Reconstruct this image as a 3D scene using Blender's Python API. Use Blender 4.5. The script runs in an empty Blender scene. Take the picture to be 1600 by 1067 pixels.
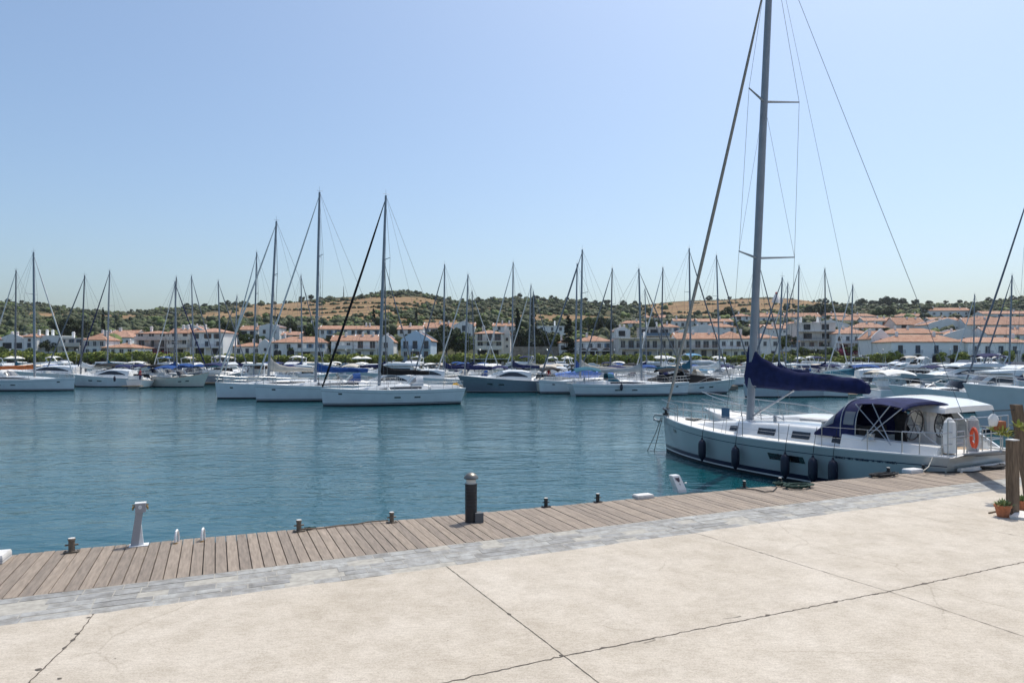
import bpy, bmesh, math, random
import numpy as np
from mathutils import Vector, Matrix
random.seed(7); RN = np.random.RandomState(7)
R = math.radians; PI = math.pi
scene = bpy.context.scene
col = scene.collection
# ---------------------------------------------------------------- camera
CH = 3.8            # eye above water
F = 1083.0; HY = 560.0
cam_d = bpy.data.cameras.new("camera"); cam = bpy.data.objects.new("camera", cam_d); col.objects.link(cam)
cam.location = (0, 0, CH); cam.rotation_euler = (R(90), 0, 0)
cam_d.sensor_width = 36; cam_d.lens = 36 * F / 1600; cam_d.shift_y = (HY - 533.5) / 1600
cam_d.clip_start = .1; cam_d.clip_end = 6000
scene.camera = cam
# ---------------------------------------------------------------- world, sun, exposure
SUN_EL, SUN_AZ = 64, 38      # azimuth measured from +Y towards +X
w = bpy.data.worlds.new("World"); scene.world = w; w.use_nodes = True
nt = w.node_tree; bg = nt.nodes['Background']
sk = nt.nodes.new('ShaderNodeTexSky'); sk.sky_type = 'NISHITA'; sk.sun_disc = False
sk.sun_elevation = R(SUN_EL); sk.sun_rotation = R(SUN_AZ); sk.altitude = 0
sk.air_density = 1.0; sk.dust_density = 2.7; sk.ozone_density = 4.5
tint = nt.nodes.new('ShaderNodeMix'); tint.data_type = 'RGBA'; tint.blend_type = 'MULTIPLY'; tint.inputs[0].default_value = 1; tint.inputs[7].default_value = (1.08, 1.105, 1.06, 1)
nt.links.new(sk.outputs[0], tint.inputs[6]); nt.links.new(tint.outputs[2], bg.inputs[0]); bg.inputs[1].default_value = .148
sd = bpy.data.lights.new("sun", 'SUN'); sd.energy = 3.5; sd.angle = R(.5); sd.color = (1, .945, .85)
sun = bpy.data.objects.new("sun", sd); col.objects.link(sun)
sun.rotation_euler = (R(90 - SUN_EL), 0, R(180 - SUN_AZ)); sun.location = (0, 0, 60)
vs = scene.view_settings; vs.view_transform = 'Standard'; vs.look = 'None'; vs.exposure = 0.08; vs.gamma = 1
vs.use_curve_mapping = False
scene.cycles.use_denoising = True
scene.cycles.max_bounces = 6; scene.cycles.transparent_max_bounces = 12
# ---------------------------------------------------------------- pixel helpers (photo pixels -> places)
def on(px, py, z=0.0):
    d = (CH - z) * F / (py - HY); return Vector(((px - 800) / F * d, d, z))
def at(px, d, z=0.0): return Vector(((px - 800) / F * d, d, z))
def zat(py, d): return CH - (py - HY) * d / F
# ---------------------------------------------------------------- materials
MATS = {}
def mat(name, c, rough=.5, metal=0, var=.12, vscale=3, bump=0, bscale=30, spec=.5, coat=0, trans=0, obj=True, c2=None, stretch=None):
    if name in MATS: return MATS[name]
    m = bpy.data.materials.new(name); m.use_nodes = True; MATS[name] = m
    n = m.node_tree.nodes; l = m.node_tree.links; p = n['Principled BSDF']
    p.inputs['Roughness'].default_value = rough; p.inputs['Metallic'].default_value = metal
    p.inputs['Specular IOR Level'].default_value = spec; p.inputs['Coat Weight'].default_value = coat
    p.inputs['Transmission Weight'].default_value = trans
    tc = n.new('ShaderNodeTexCoord'); src = tc.outputs['Object']
    if stretch:
        mp = n.new('ShaderNodeMapping'); mp.inputs['Scale'].default_value = stretch; l.new(src, mp.inputs[0]); src = mp.outputs[0]
    no = n.new('ShaderNodeTexNoise'); no.inputs['Scale'].default_value = vscale; no.inputs['Detail'].default_value = 5
    l.new(src, no.inputs['Vector'])
    mx = n.new('ShaderNodeMix'); mx.data_type = 'RGBA'
    c = tuple(c[:3]); 
    a = tuple(min(1, x * (1 - var)) for x in c); b = tuple(min(1, x * (1 + var)) for x in (c2 or c))
    mx.inputs[6].default_value = (*a, 1); mx.inputs[7].default_value = (*b, 1)
    mr = n.new('ShaderNodeMapRange'); mr.inputs[1].default_value = .3; mr.inputs[2].default_value = .7
    l.new(no.outputs['Fac'], mr.inputs[0]); l.new(mr.outputs[0], mx.inputs[0]); l.new(mx.outputs[2], p.inputs['Base Color'])
    if bump:
        n2 = n.new('ShaderNodeTexNoise'); n2.inputs['Scale'].default_value = bscale; n2.inputs['Detail'].default_value = 4
        l.new(src, n2.inputs['Vector'])
        bp = n.new('ShaderNodeBump'); bp.inputs['Strength'].default_value = bump; bp.inputs['Distance'].default_value = .02
        l.new(n2.outputs['Fac'], bp.inputs['Height']); l.new(bp.outputs[0], p.inputs['Normal'])
    return m
M = dict(
    gel=mat('white_gelcoat', (.74, .74, .73), .22, var=.05, vscale=1.5, coat=.3),
    gel2=mat('ivory_gelcoat', (.66, .62, .54), .28, var=.05),
    gelg=mat('grey_gelcoat', (.46, .49, .52), .25, var=.06),
    gelb=mat('slate_blue_gelcoat', (.17, .21, .25), .2, var=.06),
    deck=mat('deck_white', (.68, .67, .64), .6, var=.08, vscale=5),
    teak=mat('teak', (.34, .24, .15), .6, var=.25, vscale=9),
    navy=mat('navy_paint', (.008, .014, .045), .3, var=.1),
    anti=mat('antifouling_black', (.012, .018, .025), .6, var=.3),
    antir=mat('antifouling_red', (.12, .02, .015), .6, var=.3),
    alu=mat('mast_aluminium', (.25, .275, .31), .42, metal=.15, var=.08),
    aluw=mat('mast_white', (.6, .6, .58), .4, var=.08),
    aludk=mat('mast_grey', (.14, .15, .17), .4, metal=.4, var=.08),
    steel=mat('stainless_steel', (.40, .41, .42), .3, metal=.7, var=.05),
    wire=mat('rigging_wire', (.16, .17, .18), .4, metal=.5, var=.05),
    glass=mat('dark_glass', (.012, .014, .018), .06, var=.1, spec=.8),
    clear=mat('clear_vinyl', (.17, .18, .19), .12, var=.1, trans=.0, spec=.7),
    cnavy=mat('navy_canvas', (.013, .019, .075), .85, var=.25, vscale=4, bump=.3, bscale=25, spec=.2),
    cblue=mat('blue_canvas', (.018, .065, .22), .85, var=.2, bump=.3, spec=.2),
    clblue=mat('pale_blue_canvas', (.14, .24, .55), .85, var=.2, bump=.3, spec=.2),
    cteal=mat('teal_canvas', (.02, .10, .15), .85, var=.2, bump=.3, spec=.2),
    cbeige=mat('beige_canvas', (.55, .50, .43), .9, var=.12, bump=.3, spec=.2),
    cblack=mat('black_canvas', (.012, .012, .014), .9, var=.2, bump=.3, spec=.2),
    cgrey=mat('grey_canvas', (.42, .42, .42), .9, var=.12, bump=.3, spec=.2),
    corange=mat('orange_canvas', (.62, .17, .05), .8, var=.15, bump=.3, spec=.2),
    cwhite=mat('white_canvas', (.72, .72, .70), .8, var=.1, bump=.3, spec=.2),
    csky=mat('sky_blue_tarp', (.25, .52, .68), .6, var=.15, bump=.3, spec=.3),
    csky2=mat('bright_blue_tarp', (.03, .22, .42), .6, var=.15, bump=.3, spec=.3),
    cbrown=mat('brown_canvas', (.07, .045, .035), .9, var=.2, bump=.3, spec=.2),
    fend=mat('navy_fender', (.007, .010, .028), .5, var=.15),
    fendw=mat('white_fender', (.7, .7, .68), .4, var=.05),
    orange=mat('lifebuoy_orange', (.72, .09, .03), .5, var=.1),
    red=mat('red_paint', (.45, .03, .03), .5, var=.1),
    yellow=mat('yellow_paint', (.75, .42, .02), .6, var=.1),
    skin=mat('skin', (.42, .24, .16), .6, var=.05),
    rope=mat('green_rope', (.02, .05, .04), .9, var=.4, vscale=40),
    roped=mat('dark_rope', (.03, .03, .032), .9, var=.4, vscale=40),
    wash=mat('whitewashed_wall', (.83, .83, .81), .9, var=.07, vscale=.35, bump=.1, bscale=6),
    washb=mat('pale_blue_wall', (.50, .62, .74), .9, var=.06, vscale=.35),
    washc=mat('cream_wall', (.68, .65, .60), .9, var=.09, vscale=.35),
    washg=mat('grey_beige_wall', (.54, .51, .48), .9, var=.12, vscale=.35),
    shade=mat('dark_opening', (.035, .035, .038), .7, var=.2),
    pane=mat('window_pane', (.05, .06, .075), .12, var=.2, spec=.6),
    wfr=mat('window_frame_white', (.6, .6, .6), .6, var=.05),
    wfb=mat('shutter_blue', (.12, .2, .3), .6, var=.1),
    wfd=mat('window_frame_brown', (.12, .07, .05), .6, var=.1),
    stone=mat('rubble_stone', (.27, .24, .2), .9, var=.35, vscale=1.2, bump=.6, bscale=3),
    bark=mat('bark', (.11, .08, .06), .95, var=.3, vscale=6),
    iron=mat('black_iron', (.03, .03, .033), .45, metal=.3, var=.2),
    brass=mat('brass', (.38, .24, .10), .4, metal=.8, var=.2),
    terra=mat('terracotta', (.42, .15, .07), .8, var=.2, vscale=20),
    soil=mat('soil', (.06, .04, .03), .95, var=.3),
    postw=mat('weathered_post', (.17, .12, .08), .9, var=.35, vscale=6, bump=.8, bscale=30, stretch=(6, 6, .8)),
    grey=mat('pedestal_grey', (.33, .33, .35), .45, var=.08),
    white=mat('white_plastic', (.72, .72, .72), .4, var=.05),
    whited=mat('dirty_white_paint', (.62, .6, .57), .6, var=.12, vscale=8),
    emblem=mat('emblem_dark', (.07, .05, .07), .6, var=.3, vscale=60),
    lens=mat('lamp_lens', (.55, .55, .52), .2, var=.1),
    railb=mat('balcony_rail_blue', (.05, .09, .14), .6, var=.1),
    carw=mat('car_white', (.6, .6, .6), .25, coat=.5, var=.03), carg=mat('car_grey', (.12, .13, .14), .3, coat=.5, var=.03),
    cars=mat('car_silver', (.35, .36, .37), .3, metal=.5, var=.03), carr=mat('car_red', (.25, .03, .03), .3, coat=.5, var=.03),
    carb=mat('car_blue', (.03, .06, .16), .3, coat=.5, var=.03), tyre=mat('tyre', (.02, .02, .02), .9, var=.1),
    para=mat('parasol_cloth', (.7, .68, .62), .8, var=.06),
)
# tile roof with rows of tiles
def tile_mat(name, c1, c2):
    m = bpy.data.materials.new(name); m.use_nodes = True; n = m.node_tree.nodes; l = m.node_tree.links; p = n['Principled BSDF']
    p.inputs['Roughness'].default_value = .85
    tc = n.new('ShaderNodeTexCoord')
    wv = n.new('ShaderNodeTexWave'); wv.inputs['Scale'].default_value = 1.6; wv.inputs['Distortion'].default_value = .6; wv.bands_direction = 'X'
    no = n.new('ShaderNodeTexNoise'); no.inputs['Scale'].default_value = .9; no.inputs['Detail'].default_value = 8
    l.new(tc.outputs['Object'], wv.inputs[0]); l.new(tc.outputs['Object'], no.inputs[0])
    mx = n.new('ShaderNodeMix'); mx.data_type = 'RGBA'; mx.inputs[6].default_value = (*c1, 1); mx.inputs[7].default_value = (*c2, 1)
    mr = n.new('ShaderNodeMapRange'); mr.inputs[1].default_value = .35; mr.inputs[2].default_value = .68
    l.new(no.outputs[0], mr.inputs[0]); l.new(mr.outputs[0], mx.inputs[0])
    l.new(mx.outputs[2], p.inputs['Base Color'])
    bp = n.new('ShaderNodeBump'); bp.inputs['Strength'].default_value = .7; bp.inputs['Distance'].default_value = .08
    l.new(wv.outputs['Fac'], bp.inputs['Height']); l.new(bp.outputs[0], p.inputs['Normal'])
    MATS[name] = m; return m
M['tile'] = tile_mat('orange_roof_tiles', (.35, .165, .10), (.46, .28, .19))
M['tile2'] = tile_mat('faded_roof_tiles', (.36, .19, .13), (.50, .30, .21))
def leaf_mat(name, c1, c2, scale=.5):
    m = bpy.data.materials.new(name); m.use_nodes = True; n = m.node_tree.nodes; l = m.node_tree.links; p = n['Principled BSDF']
    p.inputs['Roughness'].default_value = .7; p.inputs['Specular IOR Level'].default_value = .25
    ge = n.new('ShaderNodeNewGeometry'); no = n.new('ShaderNodeTexNoise'); no.inputs['Scale'].default_value = scale; no.inputs['Detail'].default_value = 3
    l.new(ge.outputs['Position'], no.inputs['Vector'])
    ad = n.new('ShaderNodeMath'); ad.operation = 'MULTIPLY_ADD'; ad.inputs[1].default_value = .55
    l.new(ge.outputs['Random Per Island'], ad.inputs[0]); l.new(no.outputs[0], ad.inputs[2])
    mr = n.new('ShaderNodeMapRange'); mr.inputs[1].default_value = .35; mr.inputs[2].default_value = 1.1; l.new(ad.outputs[0], mr.inputs[0])
    mx = n.new('ShaderNodeMix'); mx.data_type = 'RGBA'; mx.inputs[6].default_value = (*c1, 1); mx.inputs[7].default_value = (*c2, 1)
    l.new(mr.outputs[0], mx.inputs[0]); l.new(mx.outputs[2], p.inputs['Base Color'])
    MATS[name] = m; return m
M['leaf'] = leaf_mat('leaves_green', (.045, .075, .02), (.13, .17, .045))
M['leafd'] = leaf_mat('leaves_dark', (.028, .042, .018), (.075, .095, .04))
M['hedge'] = leaf_mat('hedge_leaves', (.085, .115, .03), (.20, .23, .07))
M['leafy'] = leaf_mat('leaves_bright', (.16, .21, .04), (.36, .38, .10))
M['leafc'] = leaf_mat('cypress_leaves', (.012, .022, .012), (.035, .05, .025))
M['leafo'] = leaf_mat('scrub_leaves', (.030, .042, .018), (.075, .085, .034), .02)
M['leafp'] = leaf_mat('bougainvillea', (.16, .015, .05), (.32, .04, .10))
# ---------------------------------------------------------------- mesh builder
class MB:
    def __init__(s): s.v = []; s.f = []; s.m = []; s.cur = 0
    def add(s, vs, fs, mi=None):
        o = len(s.v); s.v += [tuple(v) for v in vs]
        for k, f in enumerate(fs): s.f.append(tuple(i + o for i in f)); s.m.append(s.cur if mi is None else (mi[k] if isinstance(mi, list) else mi))
    def box(s, c, d, rz=0, mi=None, taper=1.0, M4=None):
        x, y, z = d[0] / 2, d[1] / 2, d[2] / 2
        p = [Vector((i * x * (taper if k > 0 else 1), j * y * (taper if k > 0 else 1), k * z)) for k in (-1, 1) for j in (-1, 1) for i in (-1, 1)]
        rm = M4 or Matrix.Rotation(rz, 3, 'Z')
        p = [rm @ q + Vector(c) for q in p]
        s.add(p, [(0, 2, 3, 1), (4, 5, 7, 6), (0, 1, 5, 4), (2, 6, 7, 3), (0, 4, 6, 2), (1, 3, 7, 5)], mi)
    def tube(s, p, q, r, n=6, r2=None, mi=None, sq=1.0, caps=True):
        p = Vector(p); q = Vector(q); a = (q - p)
        if a.length < 1e-6: return
        a.normalize(); u = a.cross(Vector((0, 0, 1)) if abs(a.z) < .9 else Vector((0, 1, 0))).normalized(); v = a.cross(u)
        r2 = r if r2 is None else r2; vs = []
        for c, rr in ((p, r), (q, r2)):
            for k in range(n):
                t = 2 * PI * k / n; vs.append(c + u * math.cos(t) * rr * sq + v * math.sin(t) * rr)
        fs = [(k, (k + 1) % n, n + (k + 1) % n, n + k) for k in range(n)]
        if caps: fs += [tuple(range(n - 1, -1, -1)), tuple(range(n, 2 * n))]
        s.add(vs, fs, mi)
    def path(s, pts, r, n=6, mi=None, rs=None):
        pts = [Vector(p) for p in pts]; vs = []; up = None
        for i, p in enumerate(pts):
            a = (pts[min(i + 1, len(pts) - 1)] - pts[max(i - 1, 0)]).normalized()
            if up is None: up = a.cross(Vector((0, 0, 1)) if abs(a.z) < .9 else Vector((0, 1, 0))).normalized()
            up = (up - a * up.dot(a)).normalized(); v = a.cross(up); rr = rs[i] if rs else r
            for k in range(n):
                t = 2 * PI * k / n; vs.append(p + up * math.cos(t) * rr + v * math.sin(t) * rr)
        fs = []
        for i in range(len(pts) - 1):
            for k in range(n): fs.append((i * n + k, i * n + (k + 1) % n, (i + 1) * n + (k + 1) % n, (i + 1) * n + k))
        fs += [tuple(range(n - 1, -1, -1)), tuple(range((len(pts) - 1) * n, len(pts) * n))]
        s.add(vs, fs, mi)
    def lathe(s, c, prof, n=16, mi=None, axis='Z'):
        c = Vector(c); vs = []
        for r, z in prof:
            for k in range(n):
                t = 2 * PI * k / n; q = Vector((r * math.cos(t), r * math.sin(t), z))
                if axis == 'X': q = Vector((q.z, q.x, q.y))
                if axis == 'Y': q = Vector((q.x, q.z, q.y))
                vs.append(c + q)
        fs = [(i * n + k, i * n + (k + 1) % n, (i + 1) * n + (k + 1) % n, (i + 1) * n + k) for i in range(len(prof) - 1) for k in range(n)]
        fs += [tuple(range(n - 1, -1, -1)), tuple(range((len(prof) - 1) * n, len(prof) * n))]
        s.add(vs, fs, mi)
    def grid(s, rows, mi=None, closed=False, cap=False):
        n = len(rows[0]); vs = [p for r in rows for p in r]; fs = []; ms = []
        for i in range(len(rows) - 1):
            for k in range(n if closed else n - 1):
                fs.append((i * n + k, i * n + (k + 1) % n, (i + 1) * n + (k + 1) % n, (i + 1) * n + k)); ms.append(mi[k] if isinstance(mi, list) else (s.cur if mi is None else mi))
        if cap:
            fs += [tuple(range(n - 1, -1, -1)), tuple(range((len(rows) - 1) * n, len(rows) * n))]; z = ms[0] if ms else 0; ms += [z, z]
        s.add(vs, fs, ms)
    def torus(s, c, Rr, r, n=20, k=8, M3=None, mi=None):
        M3 = M3 or Matrix.Identity(3); rows = []
        for i in range(n + 1):
            a = 2 * PI * i / n; rows.append([Vector(c) + M3 @ Vector(((Rr + r * math.cos(2 * PI * j / k)) * math.cos(a), (Rr + r * math.cos(2 * PI * j / k)) * math.sin(a), r * math.sin(2 * PI * j / k))) for j in range(k)])
        s.grid(rows, mi, closed=True)
    def build(s, name, mats, parent=None, smooth=False, loc=None, rz=0):
        me = bpy.data.meshes.new(name); me.from_pydata(s.v, [], s.f)
        if not isinstance(mats, (list, tuple)): mats = [mats]
        for m in mats: me.materials.append(m)
        if len(mats) > 1: me.polygons.foreach_set('material_index', s.m)
        if smooth:
            me.polygons.foreach_set('use_smooth', [True] * len(me.polygons))
            try: me.set_sharp_from_angle(angle=R(38))
            except Exception: pass
        me.update(); o = bpy.data.objects.new(name, me); col.objects.link(o)
        if parent is not None: o.parent = parent
        if loc is not None: o.location = loc
        if rz: o.rotation_euler.z = rz
        return o
def tag(o, label=None, cat=None, group=None, kind=None):
    if label: o['label'] = label
    if cat: o['category'] = cat
    if group: o['group'] = group
    if kind: o['kind'] = kind
    return o
def empty(name, loc=(0, 0, 0), rz=0, label=None, cat=None, group=None):
    o = bpy.data.objects.new(name, None); o.empty_display_size = .2; o.location = loc; o.rotation_euler.z = rz
    col.objects.link(o); return tag(o, label, cat, group)
def copy_tree(o, parent=None):
    c = o.copy(); col.objects.link(c)
    if parent is not None: c.parent = parent
    for ch in KIDS.get(o.name, ()): copy_tree(ch, c)
    return c
KIDS = {}
def freeze(o):      # remember a thing's children once, so that copies are cheap
    ks = [c for c in scene.objects if c.parent == o]; KIDS[o.name] = ks
    for k in ks: freeze(k)
LAND = [(20, 'the white villas'), (75, 'the long blank wall'), (110, 'the grey balcony block'), (150, 'the orange hipped roof'), (185, 'the low white house'), (238, 'the beige apartments'), (280, 'the cream apartments'), (325, 'the undercroft house'), (352, 'the dark trees'), (385, 'the small hipped house'),
 (412, 'the narrow gable'), (465, 'the long arched house'), (512, 'the gap between the terraces'), (535, 'the white parapet'), (572, 'the tall terrace doors'), (604, 'the round shouldered gable'), (650, 'the pale blue house'), (692, 'the dark tree clump'), (725, 'the tall white house'), (765, 'the loggia house'), (806, 'the blunt cypress'), (834, 'the slim cypress'),
 (860, 'the stone wall'), (888, 'the wide cypress'), (930, 'the balcony pillars'), (975, 'the red flowers'), (1015, 'the long beige block'), (1060, 'the beige block end'), (1100, 'the terrace block'), (1148, 'the white end block'), (1190, 'the near mast'), (1235, 'the leafy terrace'), (1275, 'the scaffold like balconies'), (1330, 'the grey shutters'), (1376, 'the shaded balcony'),
 (1404, 'the first railed balcony'), (1433, 'the second railed balcony'), (1463, 'the third railed balcony'), (1492, 'the fourth railed balcony'), (1530, 'the first glazed doors'), (1560, 'the second glazed doors'), (1595, 'the last glazed doors')]
def near(px): return min(LAND, key=lambda q: abs(q[0] - px))[1]
SEEN = {}
def once(lab):      # a label already given gets a distinguishing word in front
    k = SEEN.get(lab, 0); SEEN[lab] = k + 1
    return lab if k == 0 else ('second ', 'third ', 'fourth ', 'fifth ', 'sixth ', 'seventh ', 'eighth ')[min(k - 1, 6)] + lab
def smoothstep(a, b, x): t = max(0., min(1., (x - a) / (b - a))); return t * t * (3 - 2 * t)
def lerp(a, b, t): return a + (b - a) * t
# ---------------------------------------------------------------- water
def make_water():
    mb = MB(); mb.add([(-3000, -20, 0), (3000, -20, 0), (3000, 200, 0), (-3000, 200, 0)], [(0, 1, 2, 3)])
    m = bpy.data.materials.new('sea_water'); m.use_nodes = True; n = m.node_tree.nodes; l = m.node_tree.links; p = n['Principled BSDF']
    p.inputs['Base Color'].default_value = (.008, .075, .115, 1); p.inputs['Roughness'].default_value = .04; p.inputs['IOR'].default_value = 1.38
    ge = n.new('ShaderNodeNewGeometry'); prev = None
    # ripples are given as slopes, three sizes; the coarse ones are patchy
    def layer(scale, st, strength, dist, det=3, dis=.6, prev=None, rot=0.):
        mp = n.new('ShaderNodeMapping'); mp.inputs['Scale'].default_value = st; mp.inputs['Rotation'].default_value = (0, 0, rot); l.new(ge.outputs['Position'], mp.inputs[0])
        t = n.new('ShaderNodeTexNoise'); t.inputs['Scale'].default_value = scale; t.inputs['Detail'].default_value = det; t.inputs['Distortion'].default_value = dis
        l.new(mp.outputs[0], t.inputs[0]); b = n.new('ShaderNodeBump'); b.inputs['Strength'].default_value = strength; b.inputs['Distance'].default_value = dist
        l.new(t.outputs[0], b.inputs['Height'])
        if prev: l.new(prev.outputs[0], b.inputs['Normal'])
        return b
    pn = n.new('ShaderNodeTexNoise'); pn.inputs['Scale'].default_value = .045; pn.inputs['Detail'].default_value = 4; pm = n.new('ShaderNodeMapping'); pm.inputs['Scale'].default_value = (.5, 1.6, 1); l.new(ge.outputs['Position'], pm.inputs[0]); l.new(pm.outputs[0], pn.inputs[0])
    pr = n.new('ShaderNodeMapRange'); pr.inputs[1].default_value = .38; pr.inputs[2].default_value = .62; pr.inputs[3].default_value = .35; pr.inputs[4].default_value = 1.0; l.new(pn.outputs[0], pr.inputs[0])
    b = layer(.5, (.7, 1, 1), 1, .065, 2, .5, None, .3)
    b = layer(1.9, (.5, 1, 1), 1, .055, 3, .9, b, -.2); l.new(pr.outputs[0], b.inputs['Strength'])
    b = layer(6, (.55, 1, 1), 1, .019, 3, .6, b, .25); l.new(pr.outputs[0], b.inputs['Strength'])
    l.new(b.outputs[0], p.inputs['Normal'])
    # patches of smoother and rougher water shift the body colour a little
    t = n.new('ShaderNodeTexNoise'); t.inputs['Scale'].default_value = .05; l.new(ge.outputs['Position'], t.inputs[0])
    mx = n.new('ShaderNodeMix'); mx.data_type = 'RGBA'; mx.inputs[6].default_value = (.004, .058, .072, 1); mx.inputs[7].default_value = (.006, .074, .094, 1)
    l.new(t.outputs[0], mx.inputs[0]); l.new(mx.outputs[2], p.inputs['Base Color'])
    tag(mb.build('water', m), kind='structure')
make_water()
# ---------------------------------------------------------------- quay: boardwalk, stone strip, concrete
QZ = .9
def poly(lst, z):
    pts = [on(x, y, z) for x, y in lst]
    a, b = pts[0], pts[1]; pts.insert(0, a + (a - b).normalized() * 25)
    a, b = pts[-1], pts[-2]; pts.append(a + (a - b).normalized() * 30); return pts
EDGE = poly([(0, 866), (467, 829), (853, 792), (1085, 769), (1385, 741.5), (1560, 727)], QZ)
INN = poly([(0, 934), (400, 890), (800, 840), (1200, 790.5), (1400, 767), (1600, 745)], QZ)
STO = poly([(0, 976), (200, 954), (400, 925), (800, 873), (1200, 816), (1500, 773), (1600, 760)], QZ)
def ext(line, s):      # point of a polyline at distance s from its second point
    if s < 0: d = (line[1] - line[0]).normalized(); return line[1] + d * s
    for a, b in zip(line[1:], line[2:]):
        L = (b - a).length
        if s <= L: return a.lerp(b, s / L)
        s -= L
    return line[-1] + (line[-1] - line[-2]).normalized() * s
# smooth the kinks by fitting quadratics in x: y = f(x)
def fitq(pts): 
    x = np.array([p.x for p in pts[1:-1]]); y = np.array([p.y for p in pts[1:-1]]); return np.polyfit(x, y, 2)
QE, QI, QS = fitq(EDGE), fitq(INN), fitq(STO)
X0, X1 = -9., 15.
def qf(c, x):
    if x < X0: return np.polyval(c, X0) + (x - X0) * np.polyval(np.polyder(c), X0)
    if x > X1: return np.polyval(c, X1) + (x - X1) * np.polyval(np.polyder(c), X1)
    return np.polyval(c, x)
PD = Vector((-.393, .9195, 0)).normalized()      # direction across the boards, towards the water
def hit(c, x, y0, z):        # from a point on the inner line go along PD to curve c
    lo, hi = -3., 6.
    for _ in range(40):
        m = (lo + hi) / 2; p = Vector((x, y0, z)) + PD * m
        if qf(c, p.x) > p.y: lo = m
        else: hi = m
    return Vector((x, y0, z)) + PD * lo
def make_quay():
    m = mat('boardwalk_wood', (.30, .25, .205), .8, var=.22, vscale=3, bump=.6, bscale=60)
    n = m.node_tree.nodes; l = m.node_tree.links; p = n['Principled BSDF']
    ge = n.new('ShaderNodeNewGeometry'); tc = n.new('ShaderNodeTexCoord')
    mp = n.new('ShaderNodeMapping'); mp.vector_type = 'TEXTURE'; mp.inputs['Rotation'].default_value = (0, 0, R(23.1)); mp.inputs['Scale'].default_value = (.10, .9, 1)
    l.new(tc.outputs['Object'], mp.inputs[0])
    for x in n:
        if x.type == 'TEX_NOISE': l.new(mp.outputs[0], x.inputs['Vector'])
    base = p.inputs['Base Color'].links[0].from_socket
    hv = n.new('ShaderNodeMix'); hv.data_type = 'RGBA'; hv.blend_type = 'MULTIPLY'; hv.inputs[0].default_value = 1
    cr = n.new('ShaderNodeValToRGB'); cr.color_ramp.elements[0].color = (.84, .82, .81, 1); cr.color_ramp.elements[1].color = (1.13, 1.09, 1.05, 1)
    l.new(ge.outputs['Random Per Island'], cr.inputs[0]); l.new(base, hv.inputs[6]); l.new(cr.outputs[0], hv.inputs[7]); l.new(hv.outputs[2], p.inputs['Base Color'])
    mb = MB(); pitch = .158; gap = .014
    # planks start on the inner line, spaced at right angles to their own direction
    T = Vector((PD.y, -PD.x, 0)); x = -22.
    ypos = lambda xx: qf(QI, xx)
    while x < 34:
        slope = (ypos(x + .01) - ypos(x)) / .01; per = T.x + T.y * slope   # plank pitch along x
        dx = pitch / per; x1 = x + dx; g = gap / per
        a = Vector((x + g / 2, ypos(x + g / 2), QZ)); b = Vector((x1 - g / 2, ypos(x1 - g / 2), QZ))
        dz = random.uniform(-.004, .004); jit = random.uniform(-.01, .015)
        a2 = hit(QE, a.x, a.y, QZ) + PD * jit; b2 = hit(QE, b.x, b.y, QZ) + PD * jit
        top = [a, b, b2, a2]; vs = [v + Vector((0, 0, dz)) for v in top] + [v + Vector((0, 0, -.05)) for v in top]
        mb.add(vs, [(0, 1, 2, 3), (4, 7, 6, 5), (0, 4, 5, 1), (1, 5, 6, 2), (2, 6, 7, 3), (3, 7, 4, 0)])
        x = x1
    tag(mb.build('boardwalk_path', m), kind='structure')
    # quay body under the boards, down to below the water, and the beam along the edge
    xs = list(np.linspace(-30, 45, 80)); mb = MB()
    rows = []
    for x in xs:
        i = Vector((x, qf(QI, x) - .02, 0)); e = Vector((x, qf(QE, x) - .1, 0))
        rows.append([Vector((i.x, i.y, QZ - .07)), Vector((e.x, e.y, QZ - .07)), Vector((e.x, e.y, -.6))])
    mb.grid(rows)
    tag(mb.build('quay_ground', mat('quay_concrete_dark', (.10, .10, .095), .9, var=.3, bump=.5, bscale=8)), kind='structure')
    # grey stone strip: three courses of irregular blocks
    m = mat('grey_stone', (.27, .258, .235), .75, var=.22, vscale=7, bump=.7, bscale=22, c2=(.30, .30, .292))
    n = m.node_tree.nodes; l = m.node_tree.links; p = n['Principled BSDF']; ge = n.new('ShaderNodeNewGeometry')
    base = p.inputs['Base Color'].links[0].from_socket
    hv = n.new('ShaderNodeMix'); hv.data_type = 'RGBA'; hv.blend_type = 'MULTIPLY'; hv.inputs[0].default_value = 1
    cr = n.new('ShaderNodeValToRGB'); cr.color_ramp.elements[0].color = (.80, .80, .81, 1); cr.color_ramp.elements[1].color = (1.12, 1.12, 1.11, 1)
    l.new(ge.outputs['Random Per Island'], cr.inputs[0]); l.new(base, hv.inputs[6]); l.new(cr.outputs[0], hv.inputs[7]); l.new(hv.outputs[2], p.inputs['Base Color'])
    mb = MB(); rr = random.Random(3)
    cuts = [0, .2, .42, .62, .80, 1.0]
    def sp(x, f):      # across the strip: f=0 at the boards, 1 at the concrete
        a = Vector((x, qf(QI, x) - .015, QZ)); yb = qf(QS, x) ; return Vector((x, lerp(a.y, yb, f), QZ))
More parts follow.
